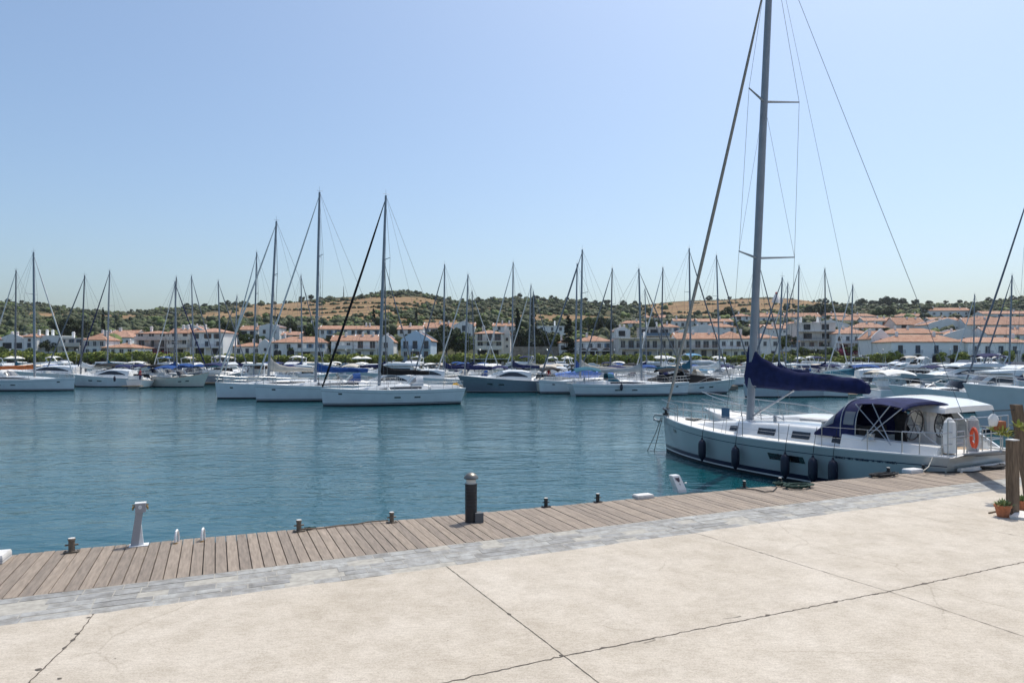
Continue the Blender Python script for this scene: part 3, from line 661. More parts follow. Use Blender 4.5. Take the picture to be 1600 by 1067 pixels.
H = [
 (1176, 1226, 521, 512, 507, 'gable', [(515, 'w', 4)], 'wash', 'white terrace with a faded roof under the villa with the peaked roof'),
 (1228, 1262, 517, 507, 503, 'hip', [(511, 'w', 3)], 'wash', 'compact white house directly under the villa with two arches'),
 (1219, 1248, 549, 533, 527, 'gable', [(539, 'w', 2)], 'wash', 'white house with plain walls half hidden behind the leafy terrace trees'),
 (1284, 1326, 502, 493, 489, 'gable', [(496, 'w', 3)], 'wash', 'long white house in front of the dark trees above the village'),
 (1330, 1372, 503, 494, 490, 'hip', [(497, 'w', 3)], 'wash', 'white house with a low hipped roof tucked under round trees'),
 (1351, 1398, 512, 501, 496, 'gable', [(505, 'w', 4)], 'wash', 'white terrace house above the one with oval windows'),
 (1100, 1150, 523, 511, 505, 'hip', [(515, 'w', 4)], 'wash', 'white house with a salmon hipped roof between the row houses and the terrace block'),
 (1030, 1062, 524, 511, 506, 'hip', [(515, 'w', 3)], 'wash', 'white house with a hipped roof beside the roof terrace house'),
 (1010, 1048, 505, 496, 492, 'gable', [(499, 'w', 3)], 'wash', 'white house with a thin pink roof in front of green scrub'),
 (1520, 1568, 509, 499, 494, 'hip', [(502, 'w', 4)], 'wash', 'white hipped house between the long orange roof and the row under the woods'),
 (1455, 1500, 510, 500, 496, 'gable', [(504, 'w', 4)], 'wash', 'white house just below the salmon roofed one'),
 (1572, 1640, 511, 501, 495, 'gable', [(504, 'w', 4)], 'wash', 'white terrace by the edge of the village with a tiled roof'),
 (688, 742, 520, 509, 504, 'gable', [(512, 'w', 4)], 'wash', 'white house whose roof shows above the dark tree clump'),
 (276, 318, 527, 516, 509, 'front', [(520, 's', 2)], 'wash', 'white gable rising behind the cream apartments'),
 (440, 470, 534, 523, 518, 'gable', [(527, 'w', 2)], 'wash', 'white cottage behind the long arched house'),
 (168, 212, 531, 521, 516, 'gable', [(524, 'w', 3)], 'wash', 'white house with an ochre roof behind the orange hipped roofs'),
 (-40, 2, 553, 530, 527, 'gable', [(540, 'w', 3)], 'wash', 'white house with wide windows cut by the edge of the view'),
 (2, 36, 553, 529, 524, 'front', [(540, 'o', 2)], 'wash', 'white villa with two wide dark windows above a hedge'),
 (37, 57, 554, 526, 521, 'hip', [(539, 'w', 1), (531, 's', 1)], 'wash', 'narrow white villa with a short tiled canopy over its door'),
 (58, 92, 553, 525, 522, 'flat', [(532, 's', 1)], 'wash', 'white house with a long blank wall and flat roof'),
 (93, 130, 569, 529, 527, 'flat', [(536, 'b', 3), (549, 'b', 2), (561, 'b', 3)], 'washg', 'grey three storey block with dark balconies'),
 (131, 165, 569, 531, 521, 'hip', [(537, 'w', 3), (549, 'w', 3), (562, 'a', 2)], 'wash', 'white house with an orange hipped roof beside the grey block'),
 (158, 209, 571, 543, 536, 'hip', [(549, 'w', 4), (562, 'b', 4)], 'wash', 'low white house with two rows of small windows on the quay'),
 (140, 206, 541, 527, 518, 'hip', [(534, 'w', 4)], 'wash', 'house with a broad orange roof behind the low white house'),
 (213, 262, 563, 521, 517, 'hip', [(526, 'b', 3), (537, 'b', 3), (550, 'b', 3)], 'washg', 'beige apartment block with long balconies and pink flowers below'),
 (263, 298, 563, 520, 513, 'gable', [(526, 'b', 2), (537, 'b', 2), (550, 'o', 1)], 'washc', 'cream apartment block with two balconies and an orange roof'),
 (299, 349, 563, 519, 513, 'hip', [(525, 'w', 3), (537, 'w', 3), (549, 'o', 2)], 'wash', 'white three storey house over a dark undercroft'),
 (366, 407, 559, 541, 535, 'hip', [(548, 'w', 3)], 'wash', 'small white house with a hipped roof in front of dark trees'),
 (374, 403, 530, 515, 509, 'gable', [(521, 'o', 2)], 'wash', 'white house with an orange roof and shaded terrace on the slope'),
 (404, 437, 531, 511, 508, 'front', [(518, 'w', 2)], 'wash', 'white gabled house with a tall end wall on the slope'),
 (403, 424, 562, 540, 532, 'front', [(546, 's', 1)], 'wash', 'narrow white gable next to the long orange roof'),
 (424, 510, 563, 535, 526, 'hip', [(541, 'w', 5), (556, 'a', 4)], 'wash', 'long white house with an orange roof and arched ground floor'),
 (461, 492, 524, 509, 505, 'flat', [(515, 'o', 2)], 'washg', 'dark shaded house with a thin white roof edge'),
 (499, 592, 533, 514, 509, 'gable', [(519, 'w', 8), (528, 'o', 3)], 'wash', 'long white terrace house with many small windows on the slope'),
 (518, 552, 562, 532, 524, 'gable', [(539, 'w', 2), (553, 'w', 2)], 'wash', 'white terrace house with a white parapet beside the roof'),
 (553, 590, 562, 532, 523, 'gable', [(539, 'b', 2), (553, 'w', 2)], 'wash', 'white terrace house with two tall balcony doors'),
 (591, 615, 562, 534, 525, 'front', [(539, 'w', 1), (553, 'w', 1)], 'wash', 'white end house of the terrace with a round shouldered gable'),
 (626, 673, 571, 532, 520, 'front', [(539, 'd', 3), (553, 'w', 3), (565, 'o', 1)], 'washb', 'pale blue house with a front gable and three balcony doors'),
 (621, 660, 528, 514, 509, 'gable', [(518, 'w', 3)], 'wash', 'white house with a red roof up behind the pale blue house'),
 (661, 708, 528, 512, 504, 'gable', [(517, 'w', 4)], 'wash', 'white house with a wide orange roof and rounded gable end'),
 (709, 740, 535, 509, 504, 'front', [(513, 'b', 1), (525, 'b', 2)], 'wash', 'tall white house with a sunlit side wall on the slope'),
 (742, 786, 570, 521, 516, 'hip', [(527, 'b', 3), (540, 'b', 3), (554, 'a', 2)], 'washc', 'beige three storey house with deep loggias and a white awning'),
 (786, 797, 568, 522, 515, 'front', [(530, 's', 1), (541, 's', 1)], 'washc', 'narrow beige gable beside the deep loggias'),
 (770, 806, 520, 509, 505, 'gable', [(513, 'w', 2)], 'wash', 'white house with a red roof half hidden by cypresses'),
 (840, 884, 526, 510, 506, 'flat', [(514, 'w', 3), (522, 'w', 2)], 'wash', 'flat white house in front of the ochre field'),
 (874, 899, 560, 535, 529, 'hip', [(543, 'w', 2)], 'wash', 'white house half hidden by the wide dark cypress'),
 (901, 957, 562, 533, 525, 'hip', [(540, 'w', 4), (554, 'a', 3)], 'wash', 'white house with an orange hipped roof beside the beige block'),
 (960, 985, 545, 517, 513, 'front', [(521, 'o', 1)], 'wash', 'white gable with one wide window above the beige block'),
 (971, 1010, 514, 505, 501, 'hip', [(508, 'w', 3)], 'wash', 'small white house with a red roof near the top of the village'),
 (1000, 1046, 546, 512, 510, 'flat', [(519, 'o', 3)], 'washg', 'grey flat roofed house with a dark roof terrace'),
 (966, 1056, 566, 529, 526, 'flat', [(538, 'b', 7), (553, 'w', 5)], 'washc', 'long beige block with a full width balcony and red flowers'),
 (1057, 1124, 565, 529, 520, 'gable', [(538, 'b', 5), (553, 'b', 4)], 'washc', 'beige terrace block with dark balcony doors and an orange roof'),
 (1125, 1172, 565, 529, 518, 'hip', [(537, 'w', 4), (553, 'w', 3)], 'wash', 'white end block with an orange hipped roof behind the mast'),
 (1053, 1090, 514, 501, 498, 'gable', [(507, 'w', 4)], 'wash', 'white row house with a pink roof below the golden field'),
 (1091, 1146, 514, 502, 498, 'gable', [(506, 'w', 5)], 'wash', 'long white row house with blue shutters below the golden field'),
 (1060, 1140, 531, 518, 509, 'front', [(522, 's', 4)], 'wash', 'broad white gable with an orange roof sloping to both sides'),
 (1148, 1172, 507, 494, 490, 'hip', [(497, 'w', 2)], 'wash', 'white villa beside the round tree above the village'),
 (1173, 1226, 507, 495, 489, 'hip', [(500, 'w', 4)], 'wash', 'white villa with a peaked red roof near the ridge'),
 (1229, 1282, 506, 495, 489, 'gable', [(499, 'w', 5)], 'wash', 'white villa with a low orange roof and two arches near the ridge'),
 (1172, 1219, 562, 528, 521, 'hip', [(537, 'w', 3), (552, 'w', 2)], 'wash', 'white house with a tiled roof behind the navy sail cover'),
 (1200, 1252, 532, 513, 508, 'gable', [(518, 's', 3)], 'wash', 'white sloping house with small openings above the trees'),
 (1246, 1305, 548, 505, 502, 'flat', [(511, 'o', 2), (525, 'o', 2), (540, 'b', 4)], 'washc', 'beige three storey block with scaffold like balconies'),
 (1306, 1358, 552, 521, 512, 'hip', [(529, 'w', 4), (543, 'o', 2)], 'wash', 'white house with tall grey shutters and an orange roof'),
 (1264, 1330, 517, 508, 502, 'front', [(512, 's', 2)], 'wash', 'white house with curved roofline in the middle of the village'),
 (1304, 1350, 509, 500, 495, 'gable', [(503, 'w', 2)], 'wash', 'white house with rounded parapet below the treetops'),
 (1337, 1388, 523, 512, 504, 'hip', [(515, 'w', 4)], 'wash', 'white house with small oval windows and an orange roof'),
 (1361, 1392, 568, 529, 517, 'front', [(531, 's', 1), (547, 'o', 1)], 'wash', 'white house with a front gable and one shaded balcony'),
 (1392, 1508, 575, 534, 523, 'hip', [(546, 'd', 4), (565, 'a', 4)], 'wash', 'large white quayside house with four railed balconies'),
 (1509, 1620, 575, 535, 527, 'hip', [(547, 'd', 5), (564, 'a', 4)], 'wash', 'white quayside house with wide glazed doors on its upper floor'),
 (1388, 1472, 543, 521, 513, 'hip', [(527, 'w', 4)], 'wash', 'white house with a long orange roof behind the large quayside house'),
 (1474, 1540, 541, 525, 516, 'front', [(529, 's', 1)], 'wash', 'white house with a wide curved gable and one round window'),
 (1541, 1640, 541, 522, 511, 'gable', [(528, 'w', 5)], 'wash', 'white house with a grey curved roofline by the edge of the village'),
 (1450, 1512, 524, 507, 500, 'front', [(512, 's', 2)], 'wash', 'white gabled house in the middle of the long orange roof'),
 (1400, 1449, 522, 507, 496, 'gable', [(511, 'o', 2)], 'washc', 'house with orange roof and dark courtyard opening'),
 (1513, 1625, 524, 507, 496, 'gable', [(513, 'o', 3)], 'wash', 'long orange roofed house with bright rooflights'),
 (1453, 1516, 498, 485, 481, 'gable', [(490, 'w', 5)], 'wash', 'white house on the hill beneath the woods with a salmon roof'),
 (1403, 1450, 500, 494, 490, 'hip', [(497, 'w', 3)], 'wash', 'low white house with a tiled roof under the treeline'),
 (1537, 1625, 500, 490, 486, 'gable', [(493, 'w', 5)], 'wash', 'white row house under the woods at the end of the hill'),
]
SL = {'grey three storey block': [(541, 95, 129, 'wall'), (554, 95, 129, 'wall')], 'beige apartment': [(531, 214, 261, 'wall'), (543, 214, 261, 'rail')], 'cream apartment': [(531, 264, 297, 'wall'), (543, 264, 297, 'wall')],
 'beige three': [], 'long beige block': [(545, 968, 1055, 'rail'), (529, 968, 1055, 'eave')], 'beige terrace block': [(545, 1058, 1123, 'rail')], 'white end block': [(545, 1126, 1171, 'rail')],
 'beige three storey block': [(518, 1248, 1304, 'eave'), (532, 1248, 1304, 'rail'), (546, 1248, 1304, 'wall')], 'beige three storey house': [(533, 744, 785, 'rail'), (546, 744, 785, 'wall')],
 'white house with tall grey': [(536, 1307, 1357, 'rail')], 'white house with a front gable and one': [(553, 1363, 1390, 'rail')], 'white house with an orange hipped roof beside the beige': [(548, 902, 956, 'rail')],
 'long white house with an': [(549, 462, 508, 'wall')], 'white terrace house with two': [(545, 554, 589, 'rail')], 'white terrace house with a white': [(545, 519, 551, 'wall')], 'grey flat roofed': [(525, 1001, 1045, 'glass')],
 'white three storey': [(543, 300, 348, 'rail')]}
def make_village():
    for k, h in enumerate(H):
        x0, x1, yb, ye, yr, rf, rows, wm, lab = h
        sl = ()
        for key, v in SL.items():
            if lab.startswith(key): sl = v
        villa(x0, x1, yb, ye, yr, rf, rows, wm, rz=random.uniform(-5, 5), label=lab, D=7 if x1 - x0 < 40 else 9.5, tile=('tile', 'tile', 'tile2')[k % 3], chim=1 + k % 2, slabs=sl)
    # white marker tower with a red tip on the ridge
    d = 640; x = (1213 - 800) / F * d; zb = ground(x, d); zt = zat(456, d)
    o = empty('marker_tower', (x, d, zb), 0, 'white tapering tower with a red tip on the ridge', 'tower')
    h = zt - zb; m = MB(); m.lathe((0, 0, 0), [(4.6, -1), (3.9, h * .3), (1.7, h * .72), (1.0, h * .8)], 4); m.build('body', M['wash'], o)
    m = MB(); m.lathe((0, 0, 0), [(1.15, h * .8), (1.1, h * .9), (.3, h)], 8); m.build('tip', M['red'], o)
    # thin radio mast on the hill
    d = 700; x = (537 - 800) / F * d; zb = ground(x, d); o = MB(); hh = zat(447, d) - zb
    for s in ((-.5, 0), (.5, 0), (0, .6)): o.tube((s[0], s[1], -1), (0, 0, hh), .16, 4)
    for k in range(5): o.tube((-.6 + k * .1, 0, hh * (.3 + k * .13)), (.6 - k * .1, 0, hh * (.3 + k * .13)), .12, 4)
    tag(o.build('radio_mast', M['iron'], loc=(x, d, zb)), 'thin dark radio mast standing on the bare hilltop', 'mast')
make_village()
# ---------------------------------------------------------------- trees
def crown_mesh(n, rx, rz_, clumps, leaf, shape='round', seed=1, hollow=.35):
    rs = np.random.RandomState(seed); C = []
    for _ in range(clumps):
        v = rs.normal(size=3); v /= np.linalg.norm(v); r = rs.uniform(.35, .95) ** .6
        if shape == 'cone':
            t = rs.rand() ** 1.2; a = rs.uniform(0, 6.28); rad = rx * (1 - t) ** .7 * rs.uniform(.45, .95) * min(1, .5 + t * 6); C.append((math.cos(a) * rad, math.sin(a) * rad, (t * 2 - 1) * rz_, .35 * rx * (1.1 - t * .7)))
        else: C.append((v[0] * r * rx, v[1] * r * rx, v[2] * r * rz_, rx * rs.uniform(.22, .42)))
    C = np.array(C); k = rs.randint(0, len(C), n); p = rs.normal(size=(n, 3)); p /= np.linalg.norm(p, axis=1)[:, None]; p *= rs.uniform(.55, 1.05, (n, 1))
    ctr = C[k, :3] + p * C[k, 3:4] * np.array([1, 1, .8])
    u = rs.normal(size=(n, 3)); u /= np.linalg.norm(u, axis=1)[:, None]; w_ = rs.normal(size=(n, 3)); v = np.cross(u, w_); v /= np.linalg.norm(v, axis=1)[:, None]
    s = leaf * rs.uniform(.6, 1.3, (n, 1)); q = np.stack([ctr - u * s - v * s * .6, ctr + u * s - v * s * .5, ctr + u * s * .8 + v * s * .6, ctr - u * s * .7 + v * s * .5], 1).reshape(-1, 3)
    return q, np.arange(4 * n).reshape(-1, 4)
def tree_proto(kind, seed):
    cfg = {'round': (2600, 3.0, 2.4, 34, .24, 'round', 'leafd', 2.6), 'green': (2600, 3.0, 2.4, 30, .24, 'round', 'leaf', 2.6), 'prom': (1300, 1.7, 1.1, 20, .19, 'round', 'leafy', 1.9), 'cypress': (2600, 1.35, 6.0, 60, .2, 'cone', 'leafc', 1.0),
           'pine': (2600, 3.2, 2.0, 26, .26, 'round', 'leafd', 4.2), 'bush': (1500, 2.2, 1.3, 26, .2, 'round', 'hedge', .4), 'pink': (1400, 2.4, .9, 26, .16, 'round', 'leafp', .5)}[kind]
    n, rx, rz_, cl, leaf, shp, mt, th = cfg; q, f = crown_mesh(n, rx, rz_, cl, leaf, shp, seed)
    names = {'round': 'broadleaf_tree', 'green': 'garden_tree', 'prom': 'promenade_tree', 'cypress': 'cypress_tree', 'pine': 'pine_tree', 'bush': 'garden_bush', 'pink': 'flowering_bush'}
    o = empty(names[kind]); q[:, 2] += th + rz_ * .8
    c = big_mesh('crown', q, f, M[mt]); c.parent = o
    m = MB(); rr = random.Random(seed); m.path([(0, 0, -.6), (.08, .03, th * .5), (-.05, .05, th), (.05, 0, th + rz_ * .9)], .2, 7, rs=[.24, .18, .14, .06] if kind != 'prom' else [.13, .1, .08, .03])
    for k in range(5): a = k * 1.3 + rr.random(); m.path([(0, 0, th * rr.uniform(.7, 1)), (math.cos(a) * rx * .3, math.sin(a) * rx * .3, th + rz_ * .5), (math.cos(a) * rx * .6, math.sin(a) * rx * .6, th + rz_ * .9)], .06, 5, rs=[.09, .06, .02])
    m.build('trunk', M['bark'], o); return o
PROTO = {}; USED = set()
def tree(kind, px, d=None, h=None, pyb=None, label=None, cat=None, group=None, wx=1.0):
    v = (kind, random.randint(0, 2))
    if v not in PROTO: PROTO[v] = tree_proto(kind, 11 * v[1] + len(kind)); freeze(PROTO[v])
    src = PROTO[v]
    if v in USED: o = copy_tree(src)
    else: o = src; USED.add(v)
    if d is None: d = dist_for(px, pyb)
    x = (px - 800) / F * d; z = 1.15 if d < 194 else ground(x, d) - (h * .28 if d > 280 and pyb is None else 0) if pyb is None else zat(pyb, d)
    base = {'round': 6.9, 'green': 6.9, 'prom': 3.9, 'cypress': 11.8, 'pine': 7.8, 'bush': 2.7, 'pink': 2.1}[kind]; s = h / base
    o.location = (x, d, z - .1); o.scale = (s * wx, s * wx, s); o.rotation_euler.z = random.uniform(0, 6.28)
    tag(o, label, cat or 'tree', group); return o
def make_trees():
    px = -12
    while px < 1610:      # clipped trees along the promenade
        gap = 8.5 if px < 1390 else 33
        px += random.uniform(gap * .8, gap * 1.25)
        if 622 < px < 640 or 655 < px < 672 or 826 < px < 838 or 1425 < px < 1445: continue
        hh = random.uniform(3.3, 4.3) * (1.1 if px > 1380 else .95 if px > 300 else 1.1)
        tree('prom', px, 189.5 + random.uniform(-.8, 1.2), hh, label='small clipped green tree in the promenade row behind the boats', group='clipped trees along the promenade', wx=random.uniform(1, 1.35))
    for i, (a, b, k, px, yb, h, wx) in enumerate([
        ('tall dark cypress with a blunt tip beside the ochre field', 'cypress', 'cypress', 808, 556, 15.0, 1.25),
        ('tall slim cypress standing behind crossed rigging', 'cypress', 'cypress', 834, 556, 19.0, 1.0),
        ('broad dark cypress in front of the white house', 'cypress', 'cypress', 888, 560, 13.0, 1.7),
        ('cypress behind the shrouds beside the dark hill', 'cypress', 'cypress', 161, 528, 13.0, .8),
        ('lone cypress beside the brown field', 'cypress', 'cypress', 434, 524, 9, 1.2),
        ('slim cypress below the brown terraces', 'cypress', 'cypress', 584, 512, 10, 1),
        ('short cypress behind the long terrace house', 'cypress', 'cypress', 650, 512, 9, 1)]):
        tree(k, px, None, h, yb, a, b, 'cypresses between the houses', wx)
    rs = random.Random(9)
    spots = [(82, 545, 6, 'green', 1.2), (100, 528, 9.5, 'round', 1.5), (120, 527, 9, 'round', 1.3), (76, 553, 5, 'round', 1.3), (92, 557, 3.5, 'green', 1.5), (352, 540, 10, 'round', .8), (362, 545, 9, 'round', .8), (345, 531, 9, 'green', .7), (372, 541, 6, 'green', 1), (386, 541, 5, 'green', 1.2), (400, 543, 5, 'round', 1),
             (440, 525, 6, 'round', 1.3), (455, 526, 7, 'round', 1.2), (478, 530, 6, 'round', 1.3), (490, 531, 7, 'green', 1), (514, 560, 7, 'round', .7), (440, 558, 5, 'green', 1), (455, 562, 5.5, 'green', 1.1), (620, 557, 7, 'green', .6), (684, 560, 10.5, 'round', 1.0), (697, 556, 11, 'round', 1.1), (712, 560, 9.5, 'round', 1.1), (726, 560, 9, 'green', 1),
             (640, 520, 6, 'green', 1.2), (752, 518, 8, 'green', 1), (812, 545, 8, 'round', 1.2), (830, 556, 8.5, 'round', 1.2), (845, 556, 9.5, 'round', 1.3), (862, 556, 8.5, 'green', 1.2), (905, 520, 6, 'green', 1.3), (920, 518, 7, 'green', 1.3), (940, 518, 8, 'round', 1.3), (955, 520, 7, 'round', 1.2), (1020, 505, 7, 'green', 1.2), (1040, 500, 6, 'round', 1.2),
             (1137, 503, 8.5, 'round', 1.2), (1265, 500, 9, 'round', 1.3), (1280, 500, 11, 'round', 1.3), (1296, 498, 10, 'round', 1.2), (1318, 496, 8, 'green', 1.3), (1233, 548, 6, 'round', 1.2), (1222, 553, 6, 'green', 1), (1330, 557, 4, 'green', 1.3), (1350, 555, 5.5, 'green', 1.2), (1360, 553, 4, 'green', 1.1), (1448, 497, 9, 'round', 1.0), (1525, 497, 8, 'round', 1.2), (1390, 499, 9, 'round', 1.2), (1372, 499, 8, 'green', 1.2), (18, 562, 4, 'green', 1.6), (48, 562, 4, 'green', 1.6), (0, 562, 4.5, 'green', 1.4),
             (1255, 560, 4, 'green', 1.4), (1275, 560, 3.6, 'round', 1.4), (1295, 561, 3.8, 'green', 1.5), (1240, 562, 3.5, 'green', 1.5)]
    for px, yb, h, k, wx in spots:
        h *= .86
        tree(k, px, None, h, yb, once('%s tree %d metres tall near %s' % ('dark green' if k == 'round' else 'mid green', round(h), near(px))), 'tree', 'garden trees in the village', wx)
    sky_px = [(1342, 10), (1364, 11), (1384, 15), (1396, 13), (1411, 11), (1430, 10), (1347, 12), (1375, 9), (1452, 8), (1290, 9), (1180, 7), (1108, 7), (1140, 5), (974, 8), (992, 7), (948, 9), (886, 7), (862, 8), (838, 8), (812, 8), (770, 7), (747, 8), (722, 6), (486, 8), (472, 8), (445, 6), (292, 9), (305, 7), (356, 7), (250, 6), (12, 7), (34, 6), (205, 5), (1545, 7), (1582, 7), (1500, 7), (1478, 6), (915, 7), (930, 6), (320, 6), (380, 6), (515, 5), (100, 5), (150, 6), (60, 6)]
    for px, h in sky_px:
        tree('pine' if rs.random() < .4 else 'round', px, 795 + rs.uniform(-25, 3), h * .95, label='round topped tree standing out on the skyline of the hill', group='trees along the skyline', wx=rs.uniform(.9, 1.3))
    for k in range(120):      # single trees one can tell apart on the slope
        while True:
            px = rs.uniform(0, 1600); d = rs.uniform(300, 770); x = (px - 800) / F * d; py = HY + (CH - ground(x, d)) * F / d
            if rs.random() > dryness(px, py) * 1.2: break
        tree('round' if rs.random() < .75 else 'green', px, d, rs.uniform(3, 5.2), label='dark rounded tree scattered over the hillside scrub', group='trees scattered over the hillside', wx=rs.uniform(.9, 1.35))
    for px, yb, h, wx in ((222, 562, 2.6, 1.2), (232, 563, 2.8, 1.4), (245, 562, 2.6, 1.4), (254, 563, 2.5, 1.2), (975, 566, 2, 1.4), (990, 566, 2.2, 1.4), (1005, 566, 2, 1.4), (1325, 556, 2.4, 1.1), (1318, 552, 2.2, 1.0)):
        tree('pink', px, None, h, yb, once('bush covered in red and pink flowers near %s' % near(px)), 'bush', 'red flowering bushes below the houses', wx)
make_trees()
def hedge(px0, px1, h, label):
    d = 193.2; x0, x1 = (px0 - 800) / F * d, (px1 - 800) / F * d; n = int((x1 - x0) * 46); rs = np.random.RandomState(int(px0) + 99)
    c = np.stack([rs.uniform(x0, x1, n), d + rs.uniform(-.7, .7, n), 1.2 + .75 * h * rs.beta(2, 1.3, n)], 1); u = rs.normal(size=(n, 3)); u /= np.linalg.norm(u, axis=1)[:, None]; v = np.cross(u, rs.normal(size=(n, 3))); v /= np.linalg.norm(v, axis=1)[:, None]; s = rs.uniform(.12, .3, (n, 1))
    q = np.stack([c - u * s - v * s, c + u * s - v * s, c + u * s + v * s, c - u * s + v * s], 1).reshape(-1, 3); tag(big_mesh('clipped_hedge', q, np.arange(4 * n).reshape(-1, 4), M['hedge']), label, 'hedge', 'hedges behind the promenade')
hedge(-30, 92, 2.0, 'hedge in front of the white villas beside the grey block'); hedge(212, 405, 2.2, 'long hedge under the apartment blocks and the low white house')
hedge(425, 622, 1.9, 'hedge in front of the long white houses up to the pale blue house'); hedge(675, 742, 2.0, 'hedge beside the pale blue house under dark trees'); hedge(800, 900, 1.8, 'hedge below the cypresses and the stone wall'); hedge(958, 1172, 1.7, 'hedge along the foot of the long beige blocks'); hedge(1172, 1360, 2.0, 'hedge under the leafy terrace behind the navy sail cover')
# terrace wall below the cypresses
def terrace_wall():
    m = MB(); a = at(798, 214); b = at(900, 214); m.box(((a.x + b.x) / 2, 214, zat(550, 214)), (b.x - a.x, .6, 3.4)); tag(m.build('retaining_wall', M['stone']), 'rough stone retaining wall below the cypresses', 'wall')
terrace_wall()
# ---------------------------------------------------------------- promenade clutter: cars, parasols, lamp posts
def make_car(paint):
    o = empty('parked_car'); m = MB(); L, W_ = 4.2, 1.72
    prof_ = [(-2.1, .35), (-2.1, .8), (-1.95, .95), (-1.1, 1.0), (-.55, 1.42), (.75, 1.45), (1.45, .98), (2.02, .88), (2.1, .6), (2.1, .35)]
    rows = []
    for y, k in ((-W_ / 2, 0), (-W_ / 2 + .06, 1), (W_ / 2 - .06, 1), (W_ / 2, 0)): rows.append([Vector((x * (1 if k else .985), y * (.86 if z > 1.1 else 1), z - (0 if k else .02))) for x, z in prof_])
    m.grid(rows, closed=True, cap=True); m.build('body', paint, o)
    m = MB()
    for s in (-1, 1):
        yy = s * (W_ / 2 * .93 + .01); m.add([(-.95, yy * 1.03, 1.02), (1.25, yy * 1.03, 1.0), (.68, yy * .925, 1.36), (-.5, yy * .925, 1.35)], [(0, 1, 2, 3)])
    m.add([(1.5, -.72, 1.0), (1.5, .72, 1.0), (.86, .62, 1.4), (.86, -.62, 1.4)], [(0, 1, 2, 3)]); m.add([(-1.16, -.72, 1.03), (-1.16, .72, 1.03), (-.65, .62, 1.4), (-.65, -.62, 1.4)], [(0, 1, 2, 3)])
    m.build('window', M['glass'], o)
    for x in (-1.3, 1.3):
        for s in (-1, 1): m = MB(); m.lathe((x, s * .78, .33), [(.33, -.1), (.33, .1)], 12, axis='Y'); m.build('wheel', M['tyre'], o)
    return o
def make_clutter():
    rs = random.Random(4); P = [make_car(M[k]) for k in ('carw', 'carg', 'cars', 'carr', 'carb')]; [freeze(p) for p in P]; used = set()
    names = ('white', 'dark grey', 'silver', 'red', 'dark blue'); px = -5; k = 0
    while px < 1600:
        px += rs.choice([26, 28, 31, 60]); i = rs.choice([0, 0, 1, 1, 2, 2, 3, 4]); 
        if px > 1600: break
        o = copy_tree(P[i]) if i in used else P[i]; used.add(i); o.location = ((px - 800) / F * 186.4, 186.6 + rs.uniform(-.2, .3), 1.16); o.rotation_euler.z = rs.choice([0, PI]) + rs.uniform(-.05, .05)
        tag(o, once('%s car parked on the promenade in front of %s' % (names[i], near(px))), 'car', 'cars parked along the promenade')
    for i in range(5):
        if i not in used: o = P[i]; o.location = (20 + 8 * i, 186.6, 1.16); tag(o, '%s car parked on the promenade behind the moored boats' % names[i], 'car', 'cars parked along the promenade')
    pr = empty('parasol'); m = MB(); m.tube((0, 0, 0), (0, 0, 2.6), .04, 6); m.build('pole', M['wfr'], pr)
    m = MB(); m.lathe((0, 0, 0), [(1.7, 2.15), (1.72, 2.3), (.9, 2.62), (.05, 2.85)], 8); m.build('canopy', M['para'], pr); freeze(pr)
    for i, (px, lab) in enumerate(((20, 'white parasol at the edge of the view'), (30, 'white parasol in front of the hedge by the white villas'), (560, 'white parasol below the terrace house with the white parapet'), (572, 'white parasol below the terrace house with tall doors'), (886, 'white parasol below the broad dark cypress'), (1034, 'cream parasol in front of the long beige block'), (1046, 'white parasol by the teal covered boat'), (1548, 'white parasol in front of the glazed upper doors'))):
        o = pr if i == 0 else copy_tree(pr); o.location = ((px - 800) / F * 186, 185.4, 1.16); o.scale = (1, 1, 1.15); tag(o, lab, 'parasol', 'parasols along the promenade')
    # awning in front of the loggia house
    o = empty('awning', at(765, 186.6, 1.16), 0, 'long white awning on posts in front of the beige loggia house', 'awning'); m = MB(); m.box((0, 1.2, 2.5), (10.5, 3.0, .12)); m.build('canopy', M['cwhite'], o)
    for x in (-5, -1.7, 1.7, 5): m = MB(); m.tube((x, -.1, 0), (x, -.1, 2.45), .05, 6); m.build('post', M['wfr'], o)
    lp = empty('street_lamp'); m = MB(); m.tube((0, 0, 0), (0, 0, 4.6), .07, 6, .045); m.build('pole', M['iron'], lp); m = MB(); m.lathe((0, 0, 4.6), [(.05, 0), (.2, .1), (.24, .4), (.1, .5)], 8); m.build('lantern', M['lens'], lp); freeze(lp)
    for i, px in enumerate(range(15, 1600, 105)):
        o = lp if i == 0 else copy_tree(lp); o.location = ((px - 800) / F * 185, 185.1, 1.16); tag(o, 'slim street lamp on the far promenade by %s' % near(px), 'street lamp', 'street lamps on the promenade')
make_clutter()
